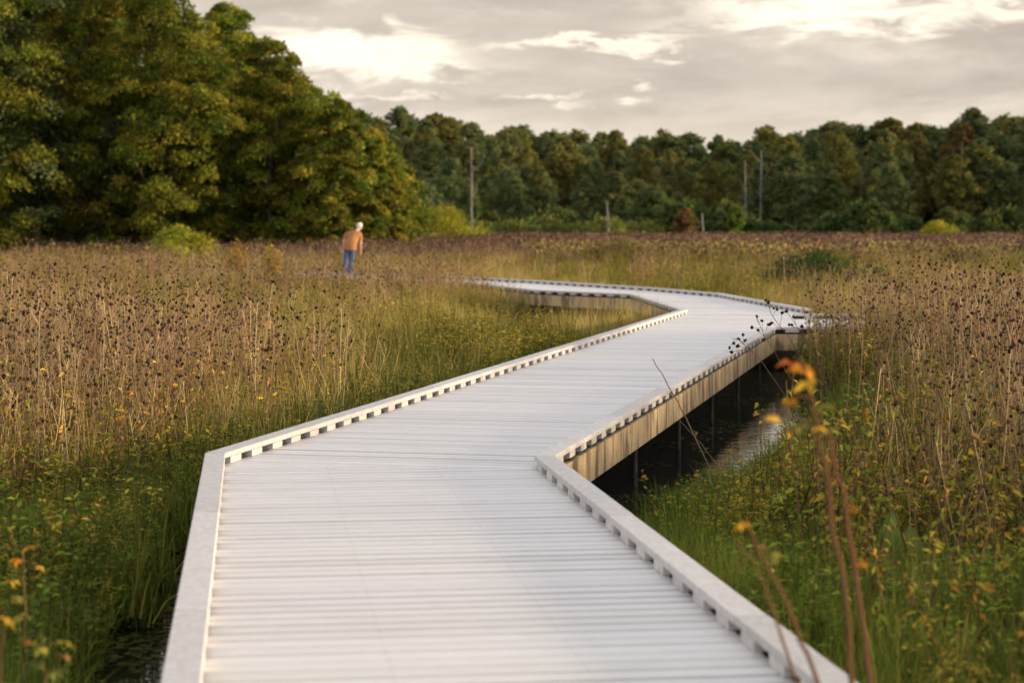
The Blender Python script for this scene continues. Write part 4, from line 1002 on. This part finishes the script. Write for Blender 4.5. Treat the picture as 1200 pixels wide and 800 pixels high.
# ------------------------------------------------------------------ light
SUN_AZ, SUN_EL = 91.0, 6.5                   # clockwise from straight ahead; low sun from the right
wd = bpy.data.worlds.new('World'); S.world = wd; wd.use_nodes = True
nt = wd.node_tree; nt.nodes.clear(); n = N(nt)
out = nt.nodes.new('ShaderNodeOutputWorld'); bg = nt.nodes.new('ShaderNodeBackground'); n.L(bg.outputs[0], out.inputs[0])
sky = n.new('ShaderNodeTexSky', sky_type='NISHITA', sun_disc=False, sun_elevation=R(SUN_EL), sun_rotation=R(SUN_AZ))
tc = n.new('ShaderNodeTexCoord'); D = tc.outputs['Generated']; sp = n.new('ShaderNodeSeparateXYZ'); n.L(D, sp.inputs[0])
az = n.math('ARCTAN2', sp.outputs[0], sp.outputs[1]); el = n.math('ARCSINE', sp.outputs[2])
cv = n.new('ShaderNodeCombineXYZ'); n.L(n.math('MULTIPLY', az, 9), cv.inputs[0]); n.L(n.math('MULTIPLY', el, 34), cv.inputs[1])
v = cv.outputs[0]
n1 = n.noise(v, 1.1, 4, .58, .3); n2 = n.noise(n.mapping(v, (1, 1, 1), (7.3, 2.1, 0)), 2.6, 5, .62, .4); n3 = n.noise(n.mapping(v, (.5, 1.0, 1), (3.1, 9.7, 0)), .9, 3, .55)
dx = n.math('MULTIPLY', n.math('SUBTRACT', n1, .5), .10); dy = n.math('MULTIPLY', n.math('SUBTRACT', n2, .5), .048)
azd = n.math('ADD', az, dx); eld = n.math('ADD', el, dy)
def gap(px, py, hw, hh, amt=1.0, slope=0.0):  # a break in the cloud deck: centre and half size
    a0, e0 = (px-600)/F, (260-py)/F
    u = n.math('DIVIDE', n.math('SUBTRACT', azd, a0), hw/F)
    w_ = n.math('DIVIDE', n.math('SUBTRACT', n.math('SUBTRACT', eld, e0), n.math('MULTIPLY', n.math('SUBTRACT', azd, a0), slope)), hh/F)
    r = n.math('SQRT', n.math('ADD', n.math('MULTIPLY', u, u), n.math('MULTIPLY', w_, w_)))
    return n.math('MULTIPLY', n.math('SUBTRACT', 1, n.ramp(r, .25, 1.45)), amt)
gaps = None
for gdef in ((395, 62, 150, 24), (470, 72, 90, 14, .9), (690, 52, 120, 9, .8), (965, 21, 190, 20, .95), (1130, 16, 80, 13, .75), (735, 108, 16, 7, .6), (620, 114, 55, 5, .55), (450, 112, 60, 5, .5), (330, 105, 60, 8, .6)):
    gq = gap(*gdef); gaps = gq if gaps is None else n.math('MAXIMUM', gaps, gq)
body = n.math('ADD', n.math('MULTIPLY', n.ramp(n1, .34, .66), .7), n.math('MULTIPLY', n.ramp(n2, .34, .68), .3))
cloud = n.mix(body, c4((.37, .32, .275)), c4((.59, .52, .435)))
low = n.math('SUBTRACT', 1, n.ramp(el, .036, .062))
cloud = n.mix(n.math('MULTIPLY', low, .55), cloud, c4((.66, .575, .46)))
brk = n.math('MULTIPLY', n.ramp(n3, .60, .72), .35)
cloud = n.mix(brk, cloud, c4((.66, .60, .50)))
band = n.math('MAXIMUM', gap(930, 88, 420, 34, .75), gap(560, 22, 300, 24, .7))
cloud = n.mix(band, cloud, n.mix(body, c4((.385, .335, .295)), c4((.455, .40, .35))))
lowsky = n.mix(gaps, cloud, c4((.86, .77, .63)))
# the upper sky (out of frame): broken bright cloud over the clear Nishita sky
dome = n.new('ShaderNodeVectorMath', operation='SCALE'); n.L(sky.outputs[0], dome.inputs[0]); dome.inputs[3].default_value = .12
upc = n.mix(n.ramp(n.noise(D, 2.6, 2, .6), .38, .62), dome.outputs[0], c4((1.14, 1.09, 1.09)))
bg2 = nt.nodes.new('ShaderNodeBackground'); mxs = nt.nodes.new('ShaderNodeMixShader')
n.L(lowsky, bg.inputs[0]); n.L(upc, bg2.inputs[0]); n.L(n.ramp(el, .125, .20), mxs.inputs[0])
n.L(bg.outputs[0], mxs.inputs[1]); n.L(bg2.outputs[0], mxs.inputs[2]); n.L(mxs.outputs[0], out.inputs[0])
wd.cycles.sampling_method = 'MANUAL'; wd.cycles.sample_map_resolution = 512

sl = bpy.data.lights.new('sun', 'SUN'); sl.energy = 5.0; sl.angle = R(4.0); sl.color = (1, .76, .48)
so = link(bpy.data.objects.new('sun', sl)); a = R(SUN_AZ); e = R(SUN_EL)
sd = Vector((math.sin(a)*math.cos(e), math.cos(a)*math.cos(e), math.sin(e))); so.rotation_euler = sd.to_track_quat('Z', 'Y').to_euler(); so.location = sd*60+Vector((0, 30, 0))

# ------------------------------------------------------------------ camera
cam = bpy.data.cameras.new('camera'); co = link(bpy.data.objects.new('camera', cam)); S.camera = co
co.location = (0, 0, CAM_H); co.rotation_euler = (R(90), 0, 0)
cam.lens = 70*1.0; cam.sensor_width = 36; cam.shift_y = -140/1200; cam.clip_end = 6000; cam.clip_start = .1
cam.dof.use_dof = True; cam.dof.focus_distance = 17.5; cam.dof.aperture_fstop = 2.3
S.render.engine = 'CYCLES'; S.render.resolution_x = 1024; S.render.resolution_y = 682
S.cycles.adaptive_threshold = .025; S.cycles.max_bounces = 4; S.cycles.diffuse_bounces = 3; S.cycles.glossy_bounces = 2; S.cycles.transmission_bounces = 2; S.cycles.transparent_max_bounces = 4
S.view_settings.view_transform = 'Standard'; S.view_settings.look = 'None'; S.view_settings.exposure = .62; S.view_settings.gamma = 1
